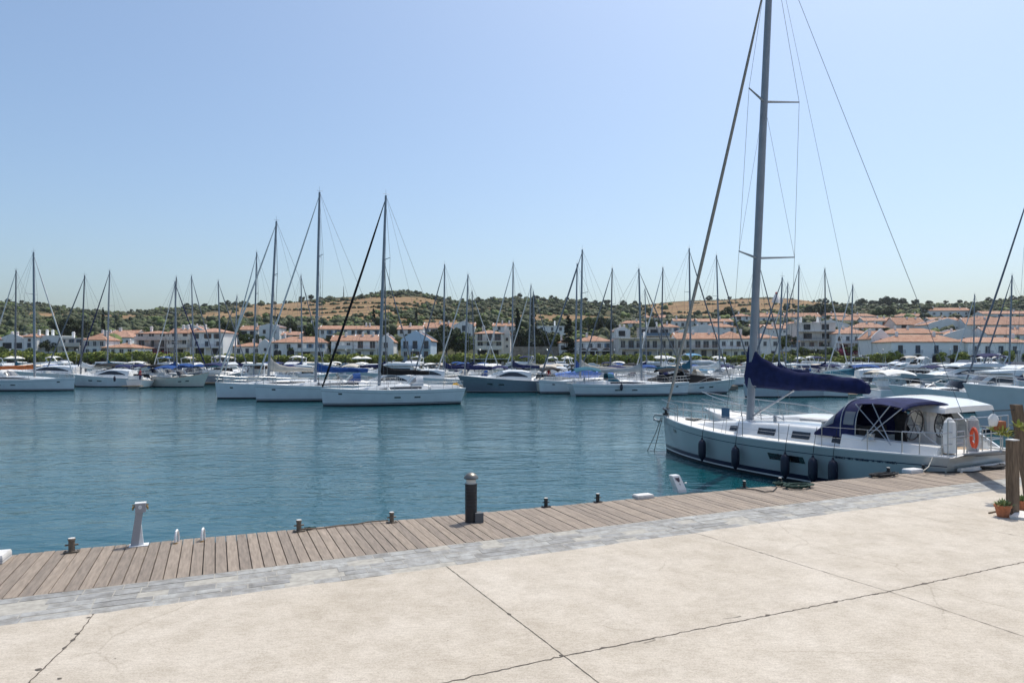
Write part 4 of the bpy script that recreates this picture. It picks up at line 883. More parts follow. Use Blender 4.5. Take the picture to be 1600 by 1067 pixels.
# ---------------------------------------------------------------- boats
def hull_fn(L, B, Fb, kind):
    if kind == 'sail':
        fb = lambda t: (.80 + .20 * math.sin(PI / 2 * min(1, t / .42))) if t < .42 else max(0, 1 - ((t - .42) / .58) ** 2.15)
        sh = lambda t: Fb * (1 + .42 * (t - .42) ** 2 + .08 * max(0, t - .6))
        def P(t, h, s):      # h 0..1 keel-ish to sheer
            z = lerp(-.3, sh(t), h); b = B / 2 * fb(t); k = .80 + .20 * min(1, (z + .3) / (sh(t) + .3)) ** .6
            x = -L / 2 + L * t - .22 * (1 - h) * max(0, t - .7) / .3 * 1.0 + .55 * (1 - h) * max(0, 1 - t / .12) * .9
            return Vector((x, s * (b * k + .015), z))
    elif kind == 'classic':
        fb = lambda t: (.62 + .38 * math.sin(PI / 2 * min(1, t / .45))) if t < .45 else max(0, 1 - ((t - .45) / .55) ** 2.0)
        sh = lambda t: Fb * (.92 + 1.3 * (t - .38) ** 2 + .1 * max(0, t - .6))
        def P(t, h, s):
            z = lerp(-.3, sh(t), h); b = B / 2 * fb(t); k = .55 + .45 * h ** .7
            x = -L / 2 + L * t - .95 * (1 - h) * max(0, t - .6) / .4 + .1 * (1 - h) * max(0, 1 - t / .1)
            return Vector((x, s * (b * k + .015), z))
    else:
        fb = lambda t: (.92 + .08 * math.sin(PI / 2 * min(1, t / .4))) if t < .4 else max(0, 1 - ((t - .4) / .6) ** 2.5)
        sh = lambda t: Fb * (.78 + .46 * t ** 1.5)
        def P(t, h, s):
            z = lerp(-.3, sh(t), h); b = B / 2 * fb(t); fl = .88 - .45 * max(0, t - .45) / .55; k = fl + (1 - fl) * h ** 1.1
            x = -L / 2 + L * t - 1.25 * (1 - h) * max(0, t - .55) / .45
            return Vector((x, s * (b * k + .012), z))
    return fb, sh, P
def make_hull(root, L, B, Fb, kind, hm, stripe=None, anti='anti', deckm='deck', n=26, boot=True, transom=None):
    fb, sh, P = hull_fn(L, B, Fb, kind); mb = MB(); rows = []; ts = [1 - (1 - i / n) ** 1.25 if False else i / n for i in range(n + 1)]
    lev = lambda t: [0] + [(z + .3) / (sh(t) + .3) for z in ((.13, .16, .24) if L != 12.2 else (.10, .15, .29))] + [.45, .65, (sh(t) - .24 + .3) / (sh(t) + .3), (sh(t) - .215 + .3) / (sh(t) + .3), 1]
    for t in ts:
        hs = lev(t); rows.append([P(t, h, 1) for h in hs[::-1]] + [P(t, h, -1) for h in hs])
    # slots: 0 hull 1 antifoul 2 boot white 3 stripe 4 deck
    side = [0, 3 if stripe else 0, 0, 0, 0, 3 if (boot and stripe) else 0, 2, 1]
    mb.grid(rows, mi=side + [1] + side[::-1])
    mb.add(rows[0], [tuple(range(len(rows[0])))[::-1]], 0 if transom is None else 5)
    mats = [M[hm], M[anti], M['gel'], M[stripe or 'navy'], M[deckm]] + ([M[transom]] if transom else [])
    h = mb.build('hull', mats, root, smooth=True)
    mb = MB(); dr = []
    for t in ts:
        a = P(t, 1, 1); w = a.y - .03; dr.append([Vector((a.x, w * u, a.z - .02 + .07 * (1 - u * u))) for u in (1, .5, 0, -.5, -1)])
    mb.grid(dr); d = mb.build('deck', M[deckm], root, smooth=True)
    mb = MB()
    for s in (1, -1): mb.path([P(t, 1, s) + Vector((0, -s * .02, .015)) for t in ts], .032, 5)
    mb.build('toe_rail', M['teak' if kind == 'classic' else 'alu' if deckm == 'deckh' else 'gel'], d)
    return fb, sh, P
def surf(prof, wfn, zb, round_=.3, tum=.86):
    xs = [p[0] for p in prof]; zs = [p[1] for p in prof]
    def S(x, u):      # u -1..1 around the section, 0 the top centre
        z0 = zb(x); top = float(np.interp(x, xs, zs)); w = wfn(x); a = abs(u); s = 1 if u >= 0 else -1; h = top - z0
        if a < .45: y = w * tum * (a / .45) * .93; z = top - h * .10 * (a / .45) ** 2
        elif a < .6: k = (a - .45) / .15; y = w * tum * (.93 + .07 * k); z = top - h * (.10 + .14 * k * k)
        else: k = (a - .6) / .4; y = w * lerp(tum, 1, k); z = lerp(top - h * .24, z0 - .05, k)
        return Vector((x, s * y, z))
    return S, xs
def loft_surf(S, xs, m, name, parent, n=14, dens=.35):
    mb = MB(); X = []
    for a, b in zip(xs, xs[1:]):
        k = max(1, int(abs(b - a) / dens)); X += [lerp(a, b, i / k) for i in range(k)]
    X.append(xs[-1]); us = [-1, -.8, -.6, -.55, -.5, -.45, -.25, 0, .25, .45, .5, .55, .6, .8, 1]
    mb.grid([[S(x, u) for u in us] for x in X], cap=True); return mb.build(name, M[m], parent, smooth=True)
def patch(S, x0, x1, u0, u1, m, name, parent, off=.012, n=8, taper0=0, taper1=0, both=True):
    mb = MB()
    for s in ((1, -1) if both else (1,)):
        rows = []
        for i in range(n + 1):
            x = lerp(x0, x1, i / n); k0 = taper0 * max(0, 1 - i / n * 3) ; k1 = taper1 * max(0, 1 - (n - i) / n * 3); k = (k0 + k1) * (u1 - u0)
            rows.append([S(x, s * lerp(u0 + k, u1, j / 3)) + Vector((0, s * off, off * .6)) for j in range(4)])
        mb.grid(rows)
    return mb.build(name, M[m], parent, smooth=True)
def cover(root, xm, zb, Lb, hp, m, w=.16, r=0, name='sail_cover'):
    rr = random.Random(int(xm * 10 + Lb * 7)); mb = MB(); rows = []; n = 22
    for i in range(n + 1):
        f = i / n; x = xm + .15 - (Lb + .1) * f; H_ = hp * math.exp(-((f) / (.16 if w < .22 else .21))) + (lerp(.52, .36, f) if w < .22 else lerp(.58, .46, f)) ; H_ *= 1 + .03 * math.sin(f * 37)
        if i == 0: H_ *= .96
        if w > .22 and f > .93: H_ *= 1 - .35 * ((f - .93) / .07) ** 2
        ww = w * (1 if f > .1 else .75) * (1 + .12 * math.sin(f * 25)) * lerp(1, .75, f); zz = zb - .12 + .02 * math.sin(f * 12)
        x_top = x - (0 if f > .2 else (.2 - f) * .6)
        sec = []
        for k in range(12):
            a = 2 * PI * k / 12; cy = math.cos(a); cz = math.sin(a); tt = (cz + 1) / 2
            yy = ww * cy * (1.0 - .55 * tt) + rr.uniform(-.012, .012) * (1.8 if w > .22 else 1) + .018 * math.sin(f * 60 + tt * 9) * (w > .22); sec.append(Vector((lerp(x, x_top, tt), yy, zz + H_ * tt ** .9)))
        rows.append(sec)
    mb.grid(rows, closed=True, cap=True); return mb.build(name, M[m], root, smooth=True)
def wires(mb, pts, r):
    for a, b in pts: mb.tube(a, b, r, 4, caps=False)
def make_sailboat(loc, rz, L=12, B=3.8, Fb=1.15, top=17., mastx=.1, rake=.6, hm='gel', stripe='navy', cov='cnavy', jib='aludk', mast='alu', hood='cnavy', bimini=None, det=1, mr=.1, name='sailboat', label='', jibr=.075, coverh=1.0, group=None, wr=.012, arch=False, deckm='deck', windows=True, boot=True, anti='anti', transom=None, boomz=None, port_hole=True, sun_tarp=None, kindh='sail'):
    o = empty(name, loc, rz, label, 'sailboat', group)
    fb, sh, P = make_hull(o, L, B, Fb, kindh, hm, stripe, anti, deckm, n=26 if det > 1 else 16, boot=boot, transom=transom)
    xm = L * mastx; X = lambda t: -L / 2 + L * t
    # coachroof
    c0, c1 = X(.25), X(.80); zb = lambda x: sh((x + L / 2) / L) - .02
    XH = .07 if det > 1 else 0
    pr = [(c0, sh(.3) + .34), (lerp(c0, c1, .06), sh(.35) + .46 + XH), (lerp(c0, c1, .35), sh(.45) + .46 + XH), (lerp(c0, c1, .62), sh(.6) + .36 + XH), (lerp(c0, c1, .85), sh(.75) + .18 + XH * .7), (c1, sh(.8) + .03)]
    wf = lambda x: B / 2 * fb((x + L / 2) / L) * (.64 if det < 2 else .69) * (1 - .12 * smoothstep(c0, c1, x))
    S, xs = surf(pr, wf, zb); cr = loft_surf(S, xs, 'gel' if hm != 'gel2' else 'gel2', 'coachroof', o)
    if windows:
        if det > 1:
            for a, b in ((.262, .290), (.352, .406), (.46, .52), (.60, .63)): patch(S, X(a), X(b), .68, .86, 'glass', 'window', cr, n=3)
        else: patch(S, lerp(c0, c1, .12), lerp(c0, c1, .66), .68, .84, 'glass', 'window', cr, n=8, taper1=.8)
    if port_hole and det > 0:
        mb = MB()
        for s in (1, -1):
            for t in ((.36, .50) if det < 2 else ()):
                q = [P(t + dx, hh, s) + Vector((0, s * .01, 0)) for dx, hh in ((-.022, .60), (.022, .60), (.022, .67), (-.022, .67))]; mb.add(q, [(0, 1, 2, 3)])
            if det > 1: q = [P(.38 + dx, hh, s) + Vector((0, s * .012, 0)) for dx, hh in ((-.055, .63), (.05, .63), (.055, .76), (-.05, .76))]; mb.add(q, [(0, 1, 2, 3)])
            q = [P(.88 + dx, hh, s) + Vector((0, s * .01, 0)) for dx, hh in ((-.012, .74), (.012, .74), (.012, .81), (-.012, .81))]; mb.add(q, [(0, 1, 2, 3)])
        mb.build('porthole', M['glass'], o)
    # cockpit coamings and wheel
    ck0 = X(.04)
    for s in (1, -1):
        mb = MB(); mb.grid([[Vector((x, s * y, z)) for y, z in ((B * .40 * fb((x + L / 2) / L), zb(x)), (B * .37 * fb((x + L / 2) / L), zb(x) + hh), (B * .30 * fb((x + L / 2) / L), zb(x) + hh + .02), (B * .27 * fb((x + L / 2) / L), zb(x)))] for x, hh in ((c0 + .05, .4), (lerp(c0, ck0, .5), .3), (ck0, .22))], cap=True); mb.build('coaming', M['gel'], o, smooth=True)
    mb = MB()
    if det < 2: mb.torus((X(.12), 0, sh(.1) + .62), .42, .018, 18, 5, Matrix.Rotation(R(85), 3, 'Y')); mb.tube((X(.12) + .05, 0, sh(.1)), (X(.12) + .05, 0, sh(.1) + .7), .09, 8); mb.build('steering_wheel', M['steel'], o)
    # mast, spreaders, boom
    zm = sh(.6) + .35; rk = lambda z: Vector((xm - rake * (z - zm) / (top - zm), 0, z))
    mb = MB(); mb.path([rk(lerp(zm - .3, top, k / 6)) for k in range(7)], mr, 10, rs=[mr] * 4 + [mr * .92, mr * .85, mr * .7])
    mb.tube(rk(top), rk(top) + Vector((0, 0, .5)), .01, 4); mb.tube(rk(top) + Vector((-.3, 0, .1)), rk(top) + Vector((.25, 0, .15)), .014, 4); mo = mb.build('mast', M[mast], o, smooth=True)
    nsp = 2 if top > 12.5 else 1; tips = []
    for k in range(nsp):
        z = lerp(zm, top, (.34, .66)[k] if nsp == 2 else .5); Ls = (1.25, 1.05)[k] if det < 2 else (1.42, 1.28)[k]
        for s in (1, -1):
            t_ = rk(z) + Vector((-.35 - .1 * (det > 1), s * Ls * B / 4, .08)); mb = MB(); mb.tube(rk(z), t_, .045 if det > 1 else .035, 6, .025); mb.build('spreader', M['alu'], mo); tips.append((s, t_))
    zbm = boomz or (zm + .95); Lb = L * .36; mb = MB(); mb.tube(rk(zbm), rk(zbm) + Vector((-Lb, 0, .05)), .075, 8); mb.build('boom', M[mast], o)
    if det > 1:
        mb = MB(); mb.tube(rk(zm + .1), rk(zbm) + Vector((-1.9, 0, -.05)), .035, 6, .03); mb.build('vang', M['steel'], o)
    if cov: cover(o, xm - .05, zbm, Lb, coverh, cov, w=.17 if det < 2 else .2)
    # standing rigging
    bow = P(1, 1, 0) + Vector((-.12, 0, .08)); stern = Vector((-L / 2 + .15, 0, sh(0) + .05)); jt = rk(top - (.25 if det < 2 else .9))
    mb = MB()
    for s in (1, -1):
        ch = Vector((xm - .35, s * B / 2 * fb(.58) * .86, sh(.58)))
        tp = [t for q, t in tips if q == s]; seq = [ch] + tp + [rk(top - .3)]; wires(mb, list(zip(seq, seq[1:])), wr)
        wires(mb, [(ch + Vector((.2, 0, 0)), rk(lerp(zm, top, .34)))], wr * .8)
        if nsp == 2: wires(mb, [(tp[0], rk(lerp(zm, top, .66)))], wr * .8)
    q = Vector((stern.x + .9, 0, sh(0) + 3.2)); wires(mb, [(rk(top), stern)], wr); wires(mb, [(rk(zbm) + Vector((-Lb, 0, .1)), rk(top))], wr * .7)
    mb.build('rigging', M['wire'], o)
    mb = MB(); n = 10; mb.path([bow.lerp(jt, k / n) + Vector((-.03 * math.sin(PI * k / n), 0, -.12 * math.sin(PI * k / n))) for k in range(n + 1)], jibr, 7, rs=[jibr * .7, jibr * 1.05] + [jibr * 1.1] * 4 + [jibr, jibr * .95, jibr * .85, jibr * .6, jibr * .3]); mb.build('furled_jib', M[jib], o, smooth=True)
    # rails
    mb = MB(); rr_ = .014 if det > 1 else .016; hs = .6
    for s in (1, -1):
        pts = [P(t, 1, s) + Vector((0, -s * .06, 0)) for t in (.06, .17, .28, .4, .52, .64, .76, .88)]
        for p in pts: mb.tube(p, p + Vector((0, 0, hs)), rr_, 5)
        for z in ((hs, hs * .5) if det > 0 else (hs,)): wires(mb, [(a + Vector((0, 0, z)), b + Vector((0, 0, z))) for a, b in zip(pts, pts[1:])], .006 if det > 1 else .008)
    mb.build('lifeline', M['steel'], o)
    mb = MB()
    a = [P(.86, 1, 1) + Vector((0, -.06, 0)), P(.94, 1, 1) + Vector((0, -.04, 0)), P(1, 1, 0) + Vector((.12, 0, 0)), P(.94, 1, -1) + Vector((0, .04, 0)), P(.86, 1, -1) + Vector((0, .06, 0))]
    for z in ((hs + .05, hs * .55) if det > 0 else (hs,)): mb.path([p + Vector((0, 0, z if i in (0, 1, 3, 4) else z + .03)) for i, p in enumerate(a)], rr_ * 1.2, 5)
    for p in (a[0], a[1], a[3], a[4]): mb.tube(p, p + Vector((0, 0, hs + .05)), rr_ * 1.2, 5)
    mb.build('pulpit', M['steel'], o)
    mb = MB(); sx = X(.02); pw = B * .38
    pts = [Vector((X(.1), pw * 1.05, sh(.1))), Vector((sx, pw, sh(0))), Vector((sx, pw * .3, sh(0))), Vector((sx, -pw * .3, sh(0))), Vector((sx, -pw, sh(0))), Vector((X(.1), -pw * 1.05, sh(.1)))]
    for p in pts: mb.tube(p, p + Vector((0, 0, hs)), rr_ * 1.2, 5)
    for z in (hs, hs * .5): mb.path([p + Vector((0, 0, z)) for p in pts[:3]], rr_ * 1.2, 5); mb.path([p + Vector((0, 0, z)) for p in pts[3:]], rr_ * 1.2, 5)
    mb.build('pushpit', M['steel'], o)
    if hood:
        hood_f(o, X(.30), X(.40), B * .27, sh(.35) + .3, .85, hood, det)
    if bimini:
        bim_f(o, X(.03), X(.24), B * .33, sh(.1), 1.75, bimini)
    return o
def hood_f(o, xa, xb, w, z, h, m, det):
    mb = MB(); rows = []
    for f in (0, .35, .7, 1.0):
        x = lerp(xa, xb, f); hh = h * (1 - .98 * max(0, (f - .25) / .75) ** 1.5); ww = w * (1 + .06 * f)
        rows.append([Vector((x, ww * math.cos(a) * (1 if abs(math.cos(a)) < .8 else 1), z + hh * min(1, math.sin(a) * 1.25) ** .8 if math.sin(a) > .01 else z)) for a in np.linspace(0, PI, 13)])
    mi = [0, 0, 1, 1, 0, 0, 0, 0, 1, 1, 0, 0] if False else 0
    mb.grid(rows, mi=0); b = mb.build('sprayhood', M[m], o, smooth=True)
    mb = MB()      # clear front panes
    f0, f1 = .5, .93
    for a0, a1 in ((R(25), R(60)), (R(66), R(114)), (R(120), R(155))):
        rw = []
        for f in (f0, .65, .8, f1):
            x = lerp(xa, xb, f) + .02; hh = h * (1 - .98 * max(0, (f - .25) / .75) ** 1.5); ww = w * (1 + .06 * f)
            rw.append([Vector((x, ww * math.cos(a), z + .02 + hh * min(1, math.sin(a) * 1.25) ** .8)) for a in np.linspace(a0, a1, 5)])
        mb.grid(rw)
    mb.build('window', M['clear'], b, smooth=True)
def bim_f(o, xa, xb, w, z, h, m):
    mb = MB(); rows = []
    for f in np.linspace(0, 1, 7):
        x = lerp(xa, xb, f); hh = h - .22 * (2 * f - 1) ** 2; rows.append([Vector((x, w * u, z + hh - .22 * u * u - .10 * abs(u) ** 6)) for u in np.linspace(-1, 1, 9)])
    mb.grid(rows); rows2 = [[p + Vector((0, 0, -.03)) for p in r] for r in rows]; mb.grid(rows2); b = mb.build('bimini', M[m], o, smooth=True)
    mb = MB()
    for f in (.05, .5, .95):
        x = lerp(xa, xb, f)
        for s in (1, -1): mb.tube((lerp(xa, xb, .5) + (f - .5) * .4, s * w * 1.02, z - .05), (x, s * w * .99, z + h - .5), .014, 5)
    mb.build('frame', M['steel'], b)
def make_motorboat(loc, rz, L=10, B=3.4, Fb=1.5, style='sport', hm='gel', stripe=None, label='', name='motorboat', group=None, canvas='cnavy', det=1, tarp=None, top='gel', anti='anti', kindh='motor', fly=None):
    o = empty(name, loc, rz, label, 'motorboat', group)
    fb, sh, P = make_hull(o, L, B, Fb, kindh, hm, stripe, anti, 'deck', n=18, boot=bool(stripe))
    X = lambda t: -L / 2 + L * t; zb = lambda x: sh(max(0, min(1, (x + L / 2) / L))) - .03; s0 = sh(.4)
    wf = lambda x: B / 2 * fb(max(0, min(.99, (x + L / 2) / L))) * .80
    gl = 'glass'
    if style == 'sport':       # sleek coupe with a curved hard top
        pr = [(X(.22), s0 + .95), (X(.3), s0 + 1.12), (X(.45), s0 + 1.15), (X(.56), s0 + .92), (X(.68), s0 + .38), (X(.82), sh(.82) + .14), (X(.92), sh(.92) + .03)]
        S, xs = surf(pr, wf, zb, tum=.80); c = loft_surf(S, xs, top, 'cabin', o); patch(S, X(.26), X(.60), .60, .80, gl, 'window', c, n=10, taper0=.8, taper1=.9)
        mb = MB(); rows = [[S(lerp(X(.52), X(.64), i / 4), u) + Vector((.01, 0, .015)) for u in np.linspace(-.5, .5, 9)] for i in range(5)]; mb.grid(rows); mb.build('windscreen', M[gl], c, smooth=True)
        mb = MB(); mb.box((X(.235), 0, s0 + .45), (.25, B * .60, .85)); mb.build('cockpit_opening', M['shade'], c)
    elif style == 'fly':
        pr = [(X(.16), s0 + 1.0), (X(.2), s0 + 1.28), (X(.5), s0 + 1.3), (X(.62), s0 + .7), (X(.74), s0 + .34), (X(.93), sh(.93) + .05)]
        S, xs = surf(pr, wf, zb, tum=.84); c = loft_surf(S, xs, top, 'cabin', o); patch(S, X(.2), X(.56), .62, .84, gl, 'window', c, n=10, taper1=.8)
        mb = MB(); rows = [[S(lerp(X(.51), X(.61), i / 4), u) + Vector((.01, 0, .015)) for u in np.linspace(-.5, .5, 9)] for i in range(5)]; mb.grid(rows); mb.build('windscreen', M[gl], c, smooth=True)
        pf = [(X(.08), s0 + 1.62), (X(.3), s0 + 1.72), (X(.44), s0 + 1.78), (X(.53), s0 + 1.4)]; S2, x2 = surf(pf, lambda x: B * .38, lambda x: s0 + 1.3, tum=.93); fl = loft_surf(S2, x2, top, 'flybridge', o)
        mb = MB(); mb.add([(X(.44), -B * .28, s0 + 1.75), (X(.44), B * .28, s0 + 1.75), (X(.40), B * .26, s0 + 2.1), (X(.40), -B * .26, s0 + 2.1)], [(0, 1, 2, 3)]); mb.build('windscreen', M[gl], fl)
        mb = MB(); mb.path([(X(.12), B * .34, s0 + 1.6), (X(.08), B * .33, s0 + 2.5), (X(.10), 0, s0 + 2.6), (X(.08), -B * .33, s0 + 2.5), (X(.12), -B * .34, s0 + 1.6)], .08, 6); mb.lathe((X(.09), 0, s0 + 2.65), [(.22, 0), (.25, .1), (.15, .24)], 10); mb.build('radar_arch', M['gel'], fl)
        if canvas: bim_f(fl, X(.08), X(.3), B * .34, s0 + 1.6, 1.3, canvas)
    elif style == 'hard':       # pilot house with a hard top
        pr = [(X(.30), s0 + .9), (X(.34), s0 + 1.35), (X(.52), s0 + 1.4), (X(.58), s0 + 1.1), (X(.66), s0 + .42), (X(.80), s0 + .2), (X(.9), sh(.9) + .03)]
        S, xs = surf(pr, wf, zb, tum=.86); c = loft_surf(S, xs, top, 'cabin', o); patch(S, X(.35), X(.585), .61, .82, gl, 'window', c, n=8, taper1=.6)
        mb = MB(); rows = [[S(lerp(X(.56), X(.645), i / 4), u) + Vector((.01, 0, .015)) for u in np.linspace(-.5, .5, 9)] for i in range(5)]; mb.grid(rows); mb.build('windscreen', M[gl], c, smooth=True)
        pf = [(X(.10), s0 + 1.62), (X(.3), s0 + 1.68), (X(.56), s0 + 1.5)]; S2, x2 = surf(pf, lambda x: B * .40, lambda x: float(np.interp(x, [X(.1), X(.56)], [s0 + 1.42, s0 + 1.36])), tum=.96); rf = loft_surf(S2, x2, top, 'hard_top', o)
        mb = MB()
        for s in (1, -1): mb.path([(X(.12), s * B * .38, s0 + 1.5), (X(.05), s * B * .42, zb(X(.08)))], .07, 6)
        mb.build('support', M['gel'], rf)
    else:       # open runabout with windscreen and folding top
        pr = [(X(.42), s0 + .25), (X(.5), s0 + .42), (X(.62), s0 + .4), (X(.8), s0 + .2), (X(.93), sh(.93) + .03)]
        S, xs = surf(pr, wf, zb, tum=.8); c = loft_surf(S, xs, top, 'foredeck', o); patch(S, X(.52), X(.7), .66, .84, gl, 'window', c, n=6, taper1=.8)
        mb = MB(); r1 = []; r2 = []
        for a in np.linspace(-1, 1, 11): r1.append(Vector((X(.5) + .9 * (1 - a * a) ** .5 * .8, a * B * .36, s0 + .3))); r2.append(Vector((X(.5) - .35 + .6 * (1 - a * a) ** .5, a * B * .33, s0 + .85)))
        mb.grid([r1, r2]); mb.build('windscreen', M[gl], c)
        if canvas: bim_f(o, X(.08), X(.42), B * .4, s0 - .1, 1.75, canvas)
        mb = MB(); mb.box((X(.2), 0, s0 + .15), (L * .12, B * .6, .4)); mb.box((X(.13), 0, s0 + .4), (.2, B * .6, .5)); mb.build('seat', M['cwhite'], o)
    if tarp:
        pr = [(X(.0), s0 + .5), (X(.1), s0 + .75), (X(.35), s0 + 1.15), (X(.6), s0 + .8), (X(.8), s0 + .45)]
        S, xs = surf(pr, lambda x: wf(x) * 1.22, lambda x: zb(x) - .05, tum=.7); loft_surf(S, xs, tarp, 'tarpaulin', o)
    # bow rail
    mb = MB(); hs = .55; t0 = .5
    rail = [P(t, 1, 1) + Vector((0, -.07, hs * min(1, (t - t0) * 6 + .1))) for t in (t0, .6, .7, .8, .9, .97)] + [P(1, 1, 0) + Vector((.08, 0, hs + .03))] + [P(t, 1, -1) + Vector((0, .07, hs * min(1, (t - t0) * 6 + .1))) for t in (.97, .9, .8, .7, .6, t0)]
    mb.path(rail, .018, 5)
    for t in (.6, .7, .8, .9):
        for s in (1, -1): p = P(t, 1, s) + Vector((0, -s * .07, 0)); mb.tube(p, p + Vector((0, 0, hs)), .014, 4)
    mb.build('bow_rail', M['steel'], o)
    mb = MB(); mb.box((X(0) - .35, 0, .32), (.8, B * .8, .1)); mb.build('swim_platform', M['teak' if rz > 1 else 'gel'], o)
    mb = MB()
    for s in (1, -1):
        for t in (.55, .68): a, b = P(t - .03, .62, s), P(t + .03, .70, s); q = [P(t + dx, hh, s) + Vector((0, s * .01, 0)) for dx, hh in ((-.03, .62), (.03, .62), (.03, .70), (-.03, .70))]; mb.add(q, [(0, 1, 2, 3)])
    mb.build('porthole', M[gl], o)
    if det and style != 'fly':
        mb = MB(); mb.tube((X(.22), B * .2, s0 + 1.0), (X(.2), B * .2, s0 + 3.2), .012, 4); mb.build('antenna', M['gel'], o)
    return o
def heading_place(px, d, rz, mx):      # place a boat so that its local x = mx sits at pixel column px, distance d
    p = at(px, d, 0); return Vector((p.x - math.cos(rz) * mx, p.y - math.sin(rz) * mx, 0))
